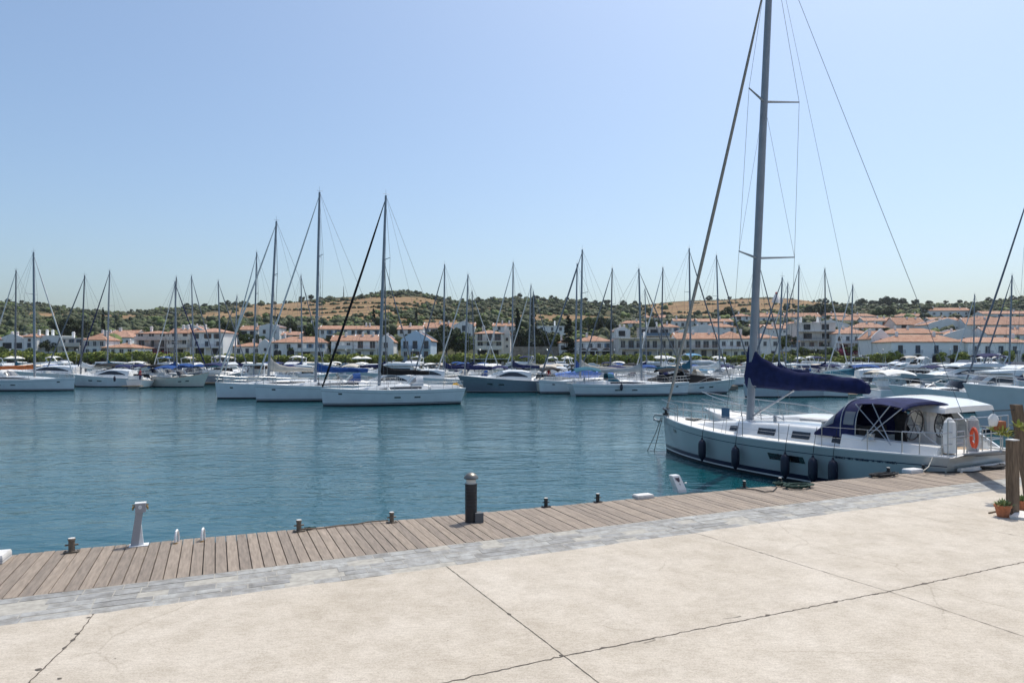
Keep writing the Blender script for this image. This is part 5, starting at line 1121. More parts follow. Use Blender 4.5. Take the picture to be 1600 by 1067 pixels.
# ---------------------------------------------------------------- the moored fleet
LFT, RGT = R(201), R(-8)
def sb(px, py_top, d, L, rz, label, **k):
    top = zat(py_top, d); mx = L * k.get('mastx', .1) - k.get('rake', .5) * .15
    k.setdefault('B', L * .31); k.setdefault('Fb', .8 + L * .03); k.setdefault('rake', .45)
    return make_sailboat(heading_place(px, d, rz, mx), rz, L=L, top=top, label=label, group='sailboats moored in the marina', **k)
def mbt(px, d, L, rz, label, **k):
    k.setdefault('B', L * .33); k.setdefault('Fb', .75 + L * .075)
    return make_motorboat(heading_place(px, d, rz, 0), rz, L=L, label=label, group='motorboats moored in the marina', **k)
def fleet():
    # front row, big enough to see well
    sb(594, 305, 56.9, 11.6, R(201), 'white sailboat with a thick black furled jib and broad coachroof, nearest of its trio', cov='cblack', jib='cblack', jibr=.09, mr=.125, hood='gelg', hm='gelg_l', rake=.55, coverh=.55, B=3.7, Fb=1.22, det=1, wr=.012, mast='alu', stripe='aludk')
    sb(494, 300, 62.8, 13.0, R(200), 'white sailboat with grey furled jib and the tallest of the three paired masts, blue sprayhood', cov='cblue', jib='aluw', jibr=.07, mr=.125, hood='cblue', hm='gelg_l', rake=.35, coverh=.5, Fb=1.32, stripe='aludk')
    sb(421, 345, 67, 11.8, R(200), 'white sailboat under a long beige sail cover with a pale furled jib', cov='cbeige', jib='aluw', jibr=.08, mr=.12, hood=None, hm='gelg_l', rake=.75, coverh=1.25, Fb=1.3, stripe=None)
    sb(54, 394, 82, 12.4, R(-3), 'white sailboat with blue tinted hull and an orange rolled cover, bow towards the small dinghy', cov='corange', jib='aluw', jibr=.07, hood='cwhite', hm='gelg_l', rake=.15, coverh=.1, mr=.13, Fb=1.3, stripe='aludk')
    sb(907, 390, 76, 12.0, R(196), 'white sailboat with beige sail cover and pale blue deck tarpaulin beside the arched motorboat', cov='cbeige', jib='aludk', jibr=.08, hood='clblue', hm='gelg_l', rake=.25, coverh=.9, mr=.12, Fb=1.25)
    sb(1002, 420, 71.5, 12.6, R(6), 'white sailboat with a round pale transom carrying a sunflower mark and a blue bimini', cov='cgrey', jib='aludk', jibr=.06, hood='cteal', bimini='cteal', hm='gelg_l', rake=.3, coverh=.6, mr=.11, Fb=1.15)
    sb(1079, 388, 86, 12.5, R(4), 'sailboat with a teal sail cover behind the black covered cruiser', cov='cteal', jib='aludk', jibr=.08, hm='gel', rake=.2, mr=.12, coverh=.9)
    # behind: (mast px, top py, distance, heading, cover, jib, hull, label)
    bk = [(24, 422, 104, 188, 'cteal', 'aluw', 'sailboat with a green cover and pale jib next to the mast with the orange roll'),
     (127, 430, 98, 196, 'cwhite', 'aludk', 'white sailboat whose mast stands before the grey three storey block'),
     (168, 423, 108, 186, 'cteal', 'cnavy', 'sailboat with a leaning navy furled jib before the white house with small windows'),
     (272, 433, 112, 174, 'cblue', 'aluw', 'sailboat with blue cover, taller of two close masts before the beige apartments'),
     (276, 440, 104, 358, 'cblue', 'cnavy', 'sailboat with a long blue sail cover behind the classic wooden trimmed cruiser'),
     (302, 431, 118, 355, 'cbeige', 'aludk', 'sailboat with a beige mast coat in front of the cream apartment block'),
     (344, 439, 112, 356, 'cteal', 'aludk', 'sailboat with a dark furled jib in front of the house with the undercroft'),
     (367, 462, 128, 190, 'cnavy', 'aludk', 'sailboat with a short thin mast and navy cover behind the beige covered one'),
     (397, 394, 98, 196, 'cbrown', 'aluw', 'sailboat with a brown cover and a tall dark mast'),
     (472, 430, 118, 0, 'cblue', 'aludk', 'sailboat with a thin mast before the long arched house'),
     (603, 410, 108, 352, 'cnavy', 'aludk', 'sailboat with a navy cover directly behind the nearest thick mast'),
     (693, 413, 96, 192, 'cnavy', 'aludk', 'sailboat with furled jib leaning across the trees beside the pale blue house'),
     (727, 429, 92, 187, 'cnavy', 'aluw', 'sailboat with navy cover between the tall white house and the loggia house'),
     (741, 455, 120, 350, 'cnavy', 'aluw', 'sailboat with a low dark mast before the loggia house'),
     (800, 410, 104, 186, 'cnavy', 'aluw', 'sailboat with crossed pale stays in front of the blunt cypress'),
     (826, 445, 118, 186, 'cbeige', 'aluw', 'sailboat with a low mast in front of the slim cypress'),
     (836, 455, 130, 356, 'cgrey', 'aludk', 'sailboat with the lowest mast beside the slim cypress'),
     (899, 412, 88, 190, 'cblue', 'aludk', 'sailboat with a bright blue cover and dark jib beside the wide cypress'),
     (954, 419, 97, 186, 'cbeige', 'aludk', 'sailboat with beige cover in front of the white gable with one wide window'),
     (1010, 451, 128, 8, 'cnavy', 'aludk', 'sailboat with a low mast in front of the long beige block'),
     (1033, 418, 104, 188, 'cwhite', 'aluw', 'sailboat with a pale rigging before the long beige block'),
     (1124, 399, 96, 2, 'cwhite', 'aludk', 'sailboat with a dark jib in front of the beige terrace block'),
     (1186, 405, 100, 3, 'cgrey', 'aludk', 'sailboat whose mast stands beside the large near mast'),
     (1228, 442, 118, 184, 'cteal', 'aluw', 'sailboat with a green mast coat behind the navy sail cover peak'),
     (1246, 415, 108, 184, 'cnavy', 'aludk', 'sailboat with a dark mast coat under the marker tower'),
     (1290, 420, 110, 3, 'cnavy', 'aluw', 'sailboat with a navy mast coat before the scaffold like balconies'),
     (1330, 445, 106, 188, 'cwhite', 'aluw', 'sailboat with a white mast coat before the house with grey shutters'),
     (1521, 460, 118, 190, 'cblue', 'aluw', 'sailboat with a low mast before the glazed upper doors'),
     (1577, 430, 92, 186, 'cblue', 'aludk', 'sailboat with blue cover at the end of the marina')]
    rs = random.Random(12)
    for px, pt, d, hd, cv, jb, lab in bk:
        sb(px, pt, d, rs.uniform(10, 12.5), R(hd + rs.uniform(-4, 4)), lab, cov=cv, jib=jb, jibr=.085, hm=rs.choice(['gel', 'gel', 'gelg_l', 'gel2']), mr=.115, hood=rs.choice(['cnavy', 'cblue', 'cbeige', None]), bimini=rs.choice([None, 'cnavy', 'cbeige', 'cblue']), rake=rs.uniform(.1, .5), coverh=rs.uniform(.5, .9), det=0, wr=.013, mast=rs.choice(['alu', 'aludk', 'alu']))
    # dark keeled sailboat seen bow on behind the big one
    sb(1217, 433, 68.5, 9.6, R(193), 'grey sailboat with black keel line behind the large near mast', cov='cnavy', jib='aludk', hm='gelg', anti='anti', stripe=None, hood='cnavy', mr=.09, det=0)
    make_sailboat(heading_place(1606, 52, R(186), 1.2), R(186), L=13, B=4, Fb=1.3, top=17.5, label='sailboat with a thick grey furled jib whose mast stands beyond the edge of the view', group='sailboats moored in the marina', cov='cblue', jib='aludk', jibr=.065, mr=.13, hm='gelg_l', hood='cnavy')
    # small marks and fenders of the front row
    def mw_of(o): return Matrix.Translation(o.location) @ Matrix.Rotation(o.rotation_euler.z, 4, 'Z')
    m = MB(); s_ = at(712, 59.3, zat(604, 59.3)); so = empty('flower_ornament', s_, 0, 'yellow sunflower ornament on the stern rail of the nearest trio sailboat', 'ornament')
    for k in range(10): a = k * PI / 5; m.tube((0, 0, 0), (math.cos(a) * .32, -.02, math.sin(a) * .32), .06, 5, .09)
    m.build('petals', M['yellow'], so); m = MB(); m.lathe((0, -.08, 0), [(.12, -.02), (.13, .02)], 10, axis='Y'); m.build('centre', M['wfd'], so); m = MB(); m.tube((0, .02, -.2), (0, .02, -.9), .02, 5); m.build('stem', M['steel'], so)
    for px, py, d, mm, lab in ((498, 603, 62.0, 'fend', 'dark fender by the bow of the nearest trio sailboat'), (607, 612, 56.0, 'fendw', 'white fender amidships on the nearest trio sailboat'), (653, 612, 57.0, 'fendw', 'white fender towards the stern of the nearest trio sailboat'), (179, 592, 90.5, 'fend', 'navy fender on the white cruiser with dark curved windows'), (202, 592, 90.6, 'fend', 'second navy fender on the cruiser with dark curved windows'), (971, 605, 69.0, 'fend', 'dark fender on the sailboat with the round transom')):
        f = empty('fender', at(px, d, zat(py, d)), 0, lab, 'fender', 'fenders on the front row boats'); m = MB(); m.lathe((0, 0, -.35), [(.03, 0), (.13, .1), (.15, .3), (.13, .6), (.04, .7)], 10); m.build('body', M[mm], f, smooth=True); m = MB(); m.tube((0, 0, .34), (0, .1, .75), .015, 4); m.build('line', M['roped'], f)
    # motorboats one can tell apart
    mbt(787, 78.5, 10.5, R(190), 'slate blue hulled sport cruiser with white curved hard top', style='sport', hm='gelb', Fb=1.55)
    mbt(602, 70, 9.2, R(186), 'low white sport boat with black underside behind the nearest white sailboat', style='sport', hm='gel', stripe='navy', Fb=1.35)
    mbt(75, 98, 15, R(184), 'large white flybridge yacht with a long black window band', style='sport', hm='gel', stripe='cblack', Fb=1.9, B=4.4)
    mbt(172, 93.5, 11, R(182), 'white cruiser with dark curved windows and a navy fender', style='sport', hm='gelg_l', Fb=1.4)
    mbt(284, 92.5, 7.6, R(-4), 'classic cruiser with wooden trim, blue canopy and orange lined bimini', style='open', canvas='cblue', hm='gel2', kindh='classic', Fb=1.35, top='gel2', B=2.7)
    mbt(222, 91, 6.2, R(100), 'small white boat seen from its rounded stern with a seated person', style='open', canvas=None, hm='gel', kindh='classic', Fb=1.0, B=2.9)
    mbt(852, 80, 9, R(102), 'white cruiser seen stern on under a black arched canopy', style='open', canvas='cblack', hm='gel2', B=3.3, Fb=1.3)
    mbt(895, 86, 10, R(185), 'cruiser wrapped in a pale blue tarpaulin', style='open', canvas=None, tarp='clblue', hm='gel')
    mbt(1083, 74.5, 9.5, R(5), 'dark blue hulled cruiser with a black canopy', style='open', canvas='cblack', tarp='cblack', hm='gelg_l', stripe='navy', B=3.0, Fb=1.3)
    mbt(1108, 120, 12, R(20), 'flybridge boat under a sky blue and white tarpaulin', style='fly', canvas='csky2', tarp='csky', Fb=2.0)
    mbt(1375, 92, 10.2, R(-10), 'white sport cruiser with curved dark side windows, bow towards the quayside house', style='sport', hm='gelg_l', Fb=1.5)
    mbt(1320, 98, 10, R(170), 'cruiser under a dark blue canopy behind the end of the navy sail cover', style='open', canvas='cblue', tarp='cteal', hm='gel')
    mbt(1490, 84, 13, R(178), 'long grey flybridge yacht moored below the quayside house', style='fly', canvas='cnavy', hm='gelg', Fb=1.7)
    mbt(1580, 74, 11, R(186), 'dark blue covered cruiser at the edge of the view', style='fly', canvas='cnavy', tarp='cnavy', hm='gel', Fb=1.5)
    mbt(1492, 50, 9, R(172), 'open white motorboat with raked windscreen behind the hard top cruiser', style='open', canvas=None, hm='gel', Fb=1.5)
    make_motorboat(heading_place(1705, 36.5, R(183), 0), R(183), L=14, B=4.2, Fb=2.0, style='sport', hm='gelg_l', label='large pale hulled yacht with a black window band behind the wooden posts', group='motorboats moored in the marina')
    mbt(1430, 62, 8.5, R(8), 'white walkaround boat behind the blue canopy of the large sailboat', style='open', canvas='cwhite', hm='gel', Fb=1.3)
    mbt(1545, 60, 9, R(175), 'white pilot house boat behind the open white motorboat', style='hard', hm='gel', Fb=1.35)
    mbt(1352, 76, 7, R(200), 'small ivory runabout in the gap behind the navy sail cover', style='open', canvas='cbeige', hm='gel2', Fb=1.0)
    mbt(1262, 70, 7.5, R(150), 'white inflatable sided boat beneath the navy sail cover', style='open', canvas=None, hm='gel', Fb=.95)
    mbt(1440, 96, 9, R(95), 'stern on white cruiser with a navy canopy below the second railed balcony', style='open', canvas='cnavy', hm='gel')
    mbt(1530, 98, 9, R(88), 'stern on ivory cruiser with a white canopy below the first glazed doors', style='open', canvas='cwhite', hm='gel2')
    mbt(660, 88, 10, R(186), 'white cruiser with a dark blue side window band behind the nearest sailboat stern', style='sport', hm='gelg_l')
    # rows of further cruisers
    n = 0
    cols_ = {'gel': 'white', 'gelg_l': 'pale grey', 'gel2': 'ivory', 'gelb': 'slate blue', 'gelg': 'grey'}
    cn = {'cnavy': 'a navy canopy', 'cblue': 'a blue canopy', 'cbeige': 'a beige canopy', 'cwhite': 'a white canopy', None: 'no canopy', 'cteal': 'a teal canopy', 'cblack': 'a black canopy'}
    for d0, a, b in ((104, -20, 1620), (122, -10, 1610), (138, -20, 1610), (155, 0, 1600), (170, -10, 1610)):
        px = a + rs.uniform(0, 30)
        while px < b:
            L = rs.uniform(7.5, 12.5); st = rs.choice(['sport', 'fly', 'hard', 'open', 'open']) ; cv = rs.choice(['cnavy', 'cwhite', 'cbeige', 'cwhite', None, None, 'cblack', 'cwhite', 'cblue']); hmm = rs.choice(['gel'] * 4 + ['gelg_l', 'gel2', 'gelb'])
            hd = rs.choice([180, 0, 90, 95, 265, 84]) + rs.uniform(-10, 10); w_ = (L if abs(math.cos(R(hd))) > .5 else L * .42) / d0 * F
            stn = {'sport': 'coupe cruiser', 'fly': 'flybridge cruiser', 'hard': 'pilot house boat', 'open': 'open motorboat'}[st]
            lab = once('%s %s in %s row, below %s' % (cols_[hmm], stn, {104: 'the nearest', 122: 'the second', 138: 'the third', 155: 'the fourth', 170: 'the farthest'}[d0], near(px + w_ / 2)))
            mbt(px + w_ / 2, d0 + rs.uniform(-3, 3), L, R(hd), lab, style=st, canvas=cv, hm=hmm, det=0); n += 1
            px += w_ + rs.uniform(3, 16) + (10 if d0 > 150 else 0)
    return n
M['gelg_l'] = mat('cool_white_gelcoat', (.67, .68, .69), .25, var=.05, vscale=1.5, coat=.2)
fleet()
# pontoons
def pontoon(px0, px1, d, w=2.0):
    m = MB(); x0, x1 = (px0 - 800) / F * d, (px1 - 800) / F * d; m.box(((x0 + x1) / 2, d, .3), (x1 - x0, w, .5)); tag(m.build('pontoon_path', mat('pontoon_wood', (.22, .18, .14), .85, var=.2, vscale=3)), kind='structure')
pontoon(100, 240, 96.5, 1.6); pontoon(-300, 1900, 130, 2.2); pontoon(-300, 1900, 162, 2.2); pontoon(700, 1150, 83.5, 1.6)
# ---------------------------------------------------------------- the large sailboat at the quay
def hero():
    bow = Vector((6.3, 28.8, 0)); u = Vector((.5, -.866, 0)); L = 12.2; c = bow + u * L / 2; rz = math.atan2(-u.y, -u.x)
    o = make_sailboat(c, rz, L=L, B=4.0, Fb=1.2, top=18.6, mastx=.5 - 4.5 / 12.2, rake=.95, hm='gelh', stripe='navy', cov=None, jib='jibh', mast='alu', hood=None, det=2, mr=.135, name='sailboat', jibr=.06, wr=.008, port_hole=True, boomz=2.85,
        label='large white sailboat with navy sail cover and fenders moored stern to the boardwalk', group='sailboats moored in the marina')
    X = lambda t: -L / 2 + L * t; fb, sh, P = hull_fn(L, 4.0, 1.2, 'sail')
    cover(o, X(.5) + 1.68 - .5 + .42, 2.85, 4.55, 1.05, 'cnavy', w=.24)
    # anchor and bow roller
    mb = MB(); b = P(1, 1, 0); mb.box((b.x + .12, 0, b.z + .02), (.7, .14, .08)); mb.path([(b.x + .5, 0, b.z + .05), (b.x + .62, 0, b.z - .12), (b.x + .3, 0, b.z - .28)], .03, 6); mb.box((b.x + .35, 0, b.z - .2), (.35, .22, .05)); mb.build('anchor', M['steel'], o)
    mb = MB(); mb.lathe((b.x - .15, 0, b.z + .06), [(.13, 0), (.16, .06), (.06, .1), (.06, .18), (.16, .22), (.12, .28)], 12); mb.build('furling_drum', M['iron'], o)
    # name lettering along the quarter, dark strokes
    mb = MB(); rr = random.Random(8); t = .02 + .10
    # sprayhood: navy canvas with clear panes and steel hoops
    HB, HF = .228, .335; w = 1.28; z0 = sh(.3) + .28; rows = []
    def hp(x, a, k=1.0):      # point on the hood hoop at x, angle a
        f = (x - X(HB)) / (X(HF) - X(HB)); top = (z0 + 1.12) if f < .35 else lerp(z0 + 1.12, z0 + .18, ((f - .35) / .65) ** 1.15); ww = w * (1.0 + .05 * f)
        s, cc = math.sin(a), math.cos(a); return Vector((x, ww * (abs(cc) ** .7) * (1 if cc > 0 else -1), z0 + (top - z0) * s ** .62 if s > 0 else z0))
    mb = MB(); A = list(np.linspace(0, PI, 19)); mb.grid([[hp(lerp(X(HB), X(HF), f), a) for a in A] for f in np.linspace(0, 1, 9)]); h = mb.build('sprayhood', M['cnavy'], o, smooth=True)
    mb = MB()
    for a0, a1, f0, f1 in ((R(10), R(32), .04, .28), (R(14), R(46), .52, .86), (R(60), R(88), .5, .88), (R(92), R(120), .5, .88), (R(134), R(166), .52, .86), (R(148), R(170), .04, .28)):
        mb.grid([[hp(lerp(X(HB), X(HF), f), a) + Vector((.012 if f > .4 else 0, .012 * (1 if math.cos(a) > 0 else -1), .01)) for a in np.linspace(a0, a1, 6)] for f in np.linspace(f0, f1, 5)])
    mb.build('window', M['clear'], h, smooth=True)
    mb = MB()
    for f in (0.0, .35): mb.path([hp(lerp(X(HB), X(HF), f), a) * 1.0 + Vector((0, 0, .015)) for a in A], .016, 6)
    mb.build('frame', M['steel'], h)
    # bimini over the cockpit
    mb = MB(); rows = []; xa, xb = X(.12), X(.232)
    for f in np.linspace(0, 1, 9):
        x = lerp(xa, xb, f); zt = sh(.1) + 1.36 + .06 * math.sin(f * PI) - .03 * (1 - f); rows.append([Vector((x, 1.18 * uu, zt - .07 * uu * uu - .07 * abs(uu) ** 5)) for uu in np.linspace(-1, 1, 11)])
    mb.grid(rows); mb.grid([[p + Vector((0, 0, -.025)) for p in r] for r in rows]); e = [p + Vector((-.02, 0, -.05)) for p in rows[0]]; mb.path(e, .045, 6); bi = mb.build('bimini', M['cnavy'], o, smooth=True)
    mb = MB()
    for s in (1, -1):
        ft = Vector((X(.20), s * 1.5, sh(.2) + .25)); ft2 = Vector((X(.13), s * 1.5, sh(.1) + .2))
        for f, base in ((0.0, ft), (.33, ft), (.72, ft2), (1.0, ft2)):
            r_ = rows[int(f * 8)]; q = r_[10] if s > 0 else r_[0]; mb.tube(base, q, .016, 6)
    mb.build('frame', M['steel'], bi)
    # cockpit: dark well, seats, pedestal table, second wheel, helm seat covers
    mb = MB(); mb.box((X(.13), 0, sh(.1) + .04), (2.6, 1.9, .04)); mb.build('cockpit_sole', M['teak'], o)
    mb = MB(); mb.box((X(.235), 0, sh(.2) + .28), (.12, 2.1, .62)); mb.build('companionway', M['shade'], o)
    for s in (1, -1):
        mb = MB(); mb.torus((X(.115), s * .72, sh(.1) + .72), .42, .02, 22, 6, Matrix.Rotation(R(82), 3, 'Y')); 
        for k in range(3): a = k * PI / 3; mb.tube((X(.115), s * .72 + .42 * math.cos(a), sh(.1) + .72 + .42 * math.sin(a)), (X(.115), s * .72 - .42 * math.cos(a), sh(.1) + .72 - .42 * math.sin(a)), .01, 4)
        mb.build('steering_wheel', M['iron'], o)
        mb = MB(); mb.lathe((X(.145), s * .72, sh(.1) + .02), [(.16, 0), (.15, .7), (.19, .85), (.15, 1.0), (.02, 1.05)], 12); mb.build('binnacle', M['cblack' if s > 0 else 'cwhite'], o)
    mb = MB(); 
    for s in (1, -1): mb.lathe((X(.33), s * .95, sh(.3) + .52), [(.09, 0), (.07, .06), (.08, .13), (.09, .15)], 12); mb.lathe((X(.18), s * 1.42, sh(.2) + .3), [(.10, 0), (.08, .07), (.09, .15), (.10, .17)], 12)
    mb.build('winch', M['steel'], o)
    # folded dinghy cradle and hatches on deck
    mb = MB()
    for t, ww in ((.69, .5), (.52, .42), (.46, .42), (.86, .4)): mb.box((X(t), 0, sh(t) + (.33 if t < .6 else .235 if t < .8 else .09)), (.5, ww, .05))
    mb.build('hatch', M['glass'], o)
    mb = MB(); mb.lathe((X(.505), .55, sh(.5) + .40), [(.05, 0), (.06, .04), (.05, .2), (.085, .25), (.02, .28)], 10); mb.build('vent', M['steel'], o)
    mb = MB(); mb.box((X(.42), -.6, sh(.4) + .52), (1.5, .55, .12)); mb.build('life_raft', M['cgrey'], o)
    # small flag on the shroud
    sp = Vector((X(.5) + 1.68 - .35, 1.72, sh(.58))); mb = MB(); mb.grid([[sp + Vector((-dx * .5, .02 * math.sin(dx * 20), .55 + dz * .35)) for dz in (0, .5, 1)] for dx in (0, .25, .5, .75)]); mb.build('flag', M['wfb'], o)
    # stern: gate rails with lifebuoy, outboard bracket, steps
    mb = MB(); sx = -L / 2; z = sh(0)
    for y in (-1.5, -1.1, -.6, .6, 1.1, 1.5):
        mb.tube((sx + .1, y, z), (sx + .1, y, z + .95), .016, 6)
    for zz in (.95, .5): mb.tube((sx + .1, -1.5, z + zz), (sx + .1, 1.5, z + zz), .014, 6)
    mb.build('stern_rail', M['steel'], o)
    mb = MB(); mb.box((sx - .02, 0, .55), (.1, 2.4, .9)); mb.box((sx - .35, 0, .28), (.7, 2.2, .08)); mb.build('swim_platform', M['gel'], o)
    for y, mm in ((.95, 'cwhite'), (-.2, 'cgrey')): mb = MB(); mb.lathe((sx + .35, y, z + .05), [(.14, 0), (.15, .5), (.13, .8), (.04, .92)], 12); mb.build('helm_seat', M[mm], o)
    # hull lettering: small dark characters on the port quarter
    bpy.context.view_layer.update()
    mb = MB(); rr = random.Random(8); t = .245
    for wlen in (4, 2, 5, 1, 2, 4):      # worn lettering, far too small to read in the photo
        for k in range(wlen):
            h0 = (sh(t) - .27 + .3) / (sh(t) + .3); dh = .065 / (sh(t) + .3)
            for dx, ha, hb, ww in ((0, 0, 1, .0013), (-.002, .0 if rr.random() < .5 else .8, .2 if rr.random() < .5 else 1, .0022), (-.004, 0, 1 if rr.random() < .5 else .5, .0013)):
                q = [P(t + dx + e, h0 + hh * dh, 1) + Vector((0, .008, 0)) for e, hh in ((0, ha), (-ww, ha), (-ww, hb), (0, hb))]; mb.add(q, [(0, 1, 2, 3)])
            t -= .0062
        t -= .006
    mb.build('boat_name', M['navy'], o)
    # mooring: fenders hang outside, each a thing
    mw = Matrix.Translation(c) @ Matrix.Rotation(rz, 4, 'Z'); labs = ['first navy fender from the bow of the large sailboat', 'second navy fender from the bow of the large sailboat', 'middle navy fender hanging over the dark hull window', 'fourth navy fender from the bow below the third deck window', 'navy fender nearest the stern of the large sailboat']
    for lab, fpx in zip(labs, (1101.5, 1153, 1231.5, 1274, 1307)):
        best = min((abs(800 + F * (mw @ P(t, 1, 1)).x / (mw @ P(t, 1, 1)).y - fpx), t) for t in np.linspace(.1, .95, 200))[1]
        p = mw @ (P(best, 1, 1) + Vector((0, .13, -.02))); f = empty('fender', p, rz, lab, 'fender', 'fenders on the large sailboat')
        mb = MB(); dz = -.22; mb.lathe((0, 0, dz - .82), [(.02, 0), (.06, .06), (.125, .16), (.135, .3), (.135, .6), (.11, .7), (.04, .76), (.03, .82)], 14); mb.build('body', M['fend'], f, smooth=True)
        mb = MB(); mb.tube((0, 0, dz - .02), (0, -.05, .05), .01, 5); mb.tube((0, -.05, .05), (0, -.19, .6), .008, 5); mb.build('line', M['roped'], f)
    # lifebuoy on the stern rail
    p = Vector((12.1, 18.15, 1.72)); lb = empty('lifebuoy', p, -.22, 'orange horseshoe lifebuoy hanging on the stern rail of the large sailboat', 'lifebuoy')
    mb = MB(); M3 = Matrix.Rotation(R(90), 3, 'Y'); rows = []
    for i in range(25): a = R(20 + 320 * i / 24) ; rows.append([M3 @ Vector(((.27 + .075 * math.cos(2 * PI * j / 10)) * math.cos(a) * 1.2, (.27 + .075 * math.cos(2 * PI * j / 10)) * math.sin(a), .06 * math.sin(2 * PI * j / 10))) for j in range(10)])
    mb.grid(rows, closed=True, cap=True); mb.build('body', M['orange'], lb, smooth=True)
    mb = MB(); mb.tube((0, -.1, -.2), (0, .12, -.12), .02, 6); mb.box((.05, 0, .05), (.05, .1, .25)); mb.build('strap', M['cwhite'], lb)
    lb.scale = (.66, .62, .70)
    # passerelle: thin grey gangway from stern over the boardwalk
    a = mw @ Vector((-L / 2 + .1, .5, 1.28)); g = empty('gangway', a, 0, 'thin grey gangway reaching from the large sailboat stern to the wooden post', 'gangway')
    e = Vector((at(1577, 15.2, 0).x, 15.2, zat(705.5, 15.2))) - a; t = e.normalized(); nrm = Vector((-t.y, t.x, 0)).normalized(); mb = MB()
    for s in (-.16, .16): mb.tube(nrm * s, e + nrm * s, .035, 6)
    for k in range(1, 12): mb.tube(e * (k / 12) - nrm * .16, e * (k / 12) + nrm * .16, .02, 5)
    mb.build('frame', M['alu'], g); mb = MB(); mb.add([nrm * -.13 + Vector((0, 0, .02)), nrm * .13 + Vector((0, 0, .02)), e + nrm * .13 + Vector((0, 0, .02)), e - nrm * .13 + Vector((0, 0, .02))], [(0, 1, 2, 3)]); mb.build('walkway', M['grey'], g)
    return mw, P, sh, L
M['gelh'] = mat('hull_gelcoat', (.37, .40, .40), .2, var=.06, vscale=.8, coat=.2)
M['jibh'] = mat('furled_sail_grey', (.30, .28, .25), .85, var=.15, vscale=8)
MW, HP, HSH, HL = hero()
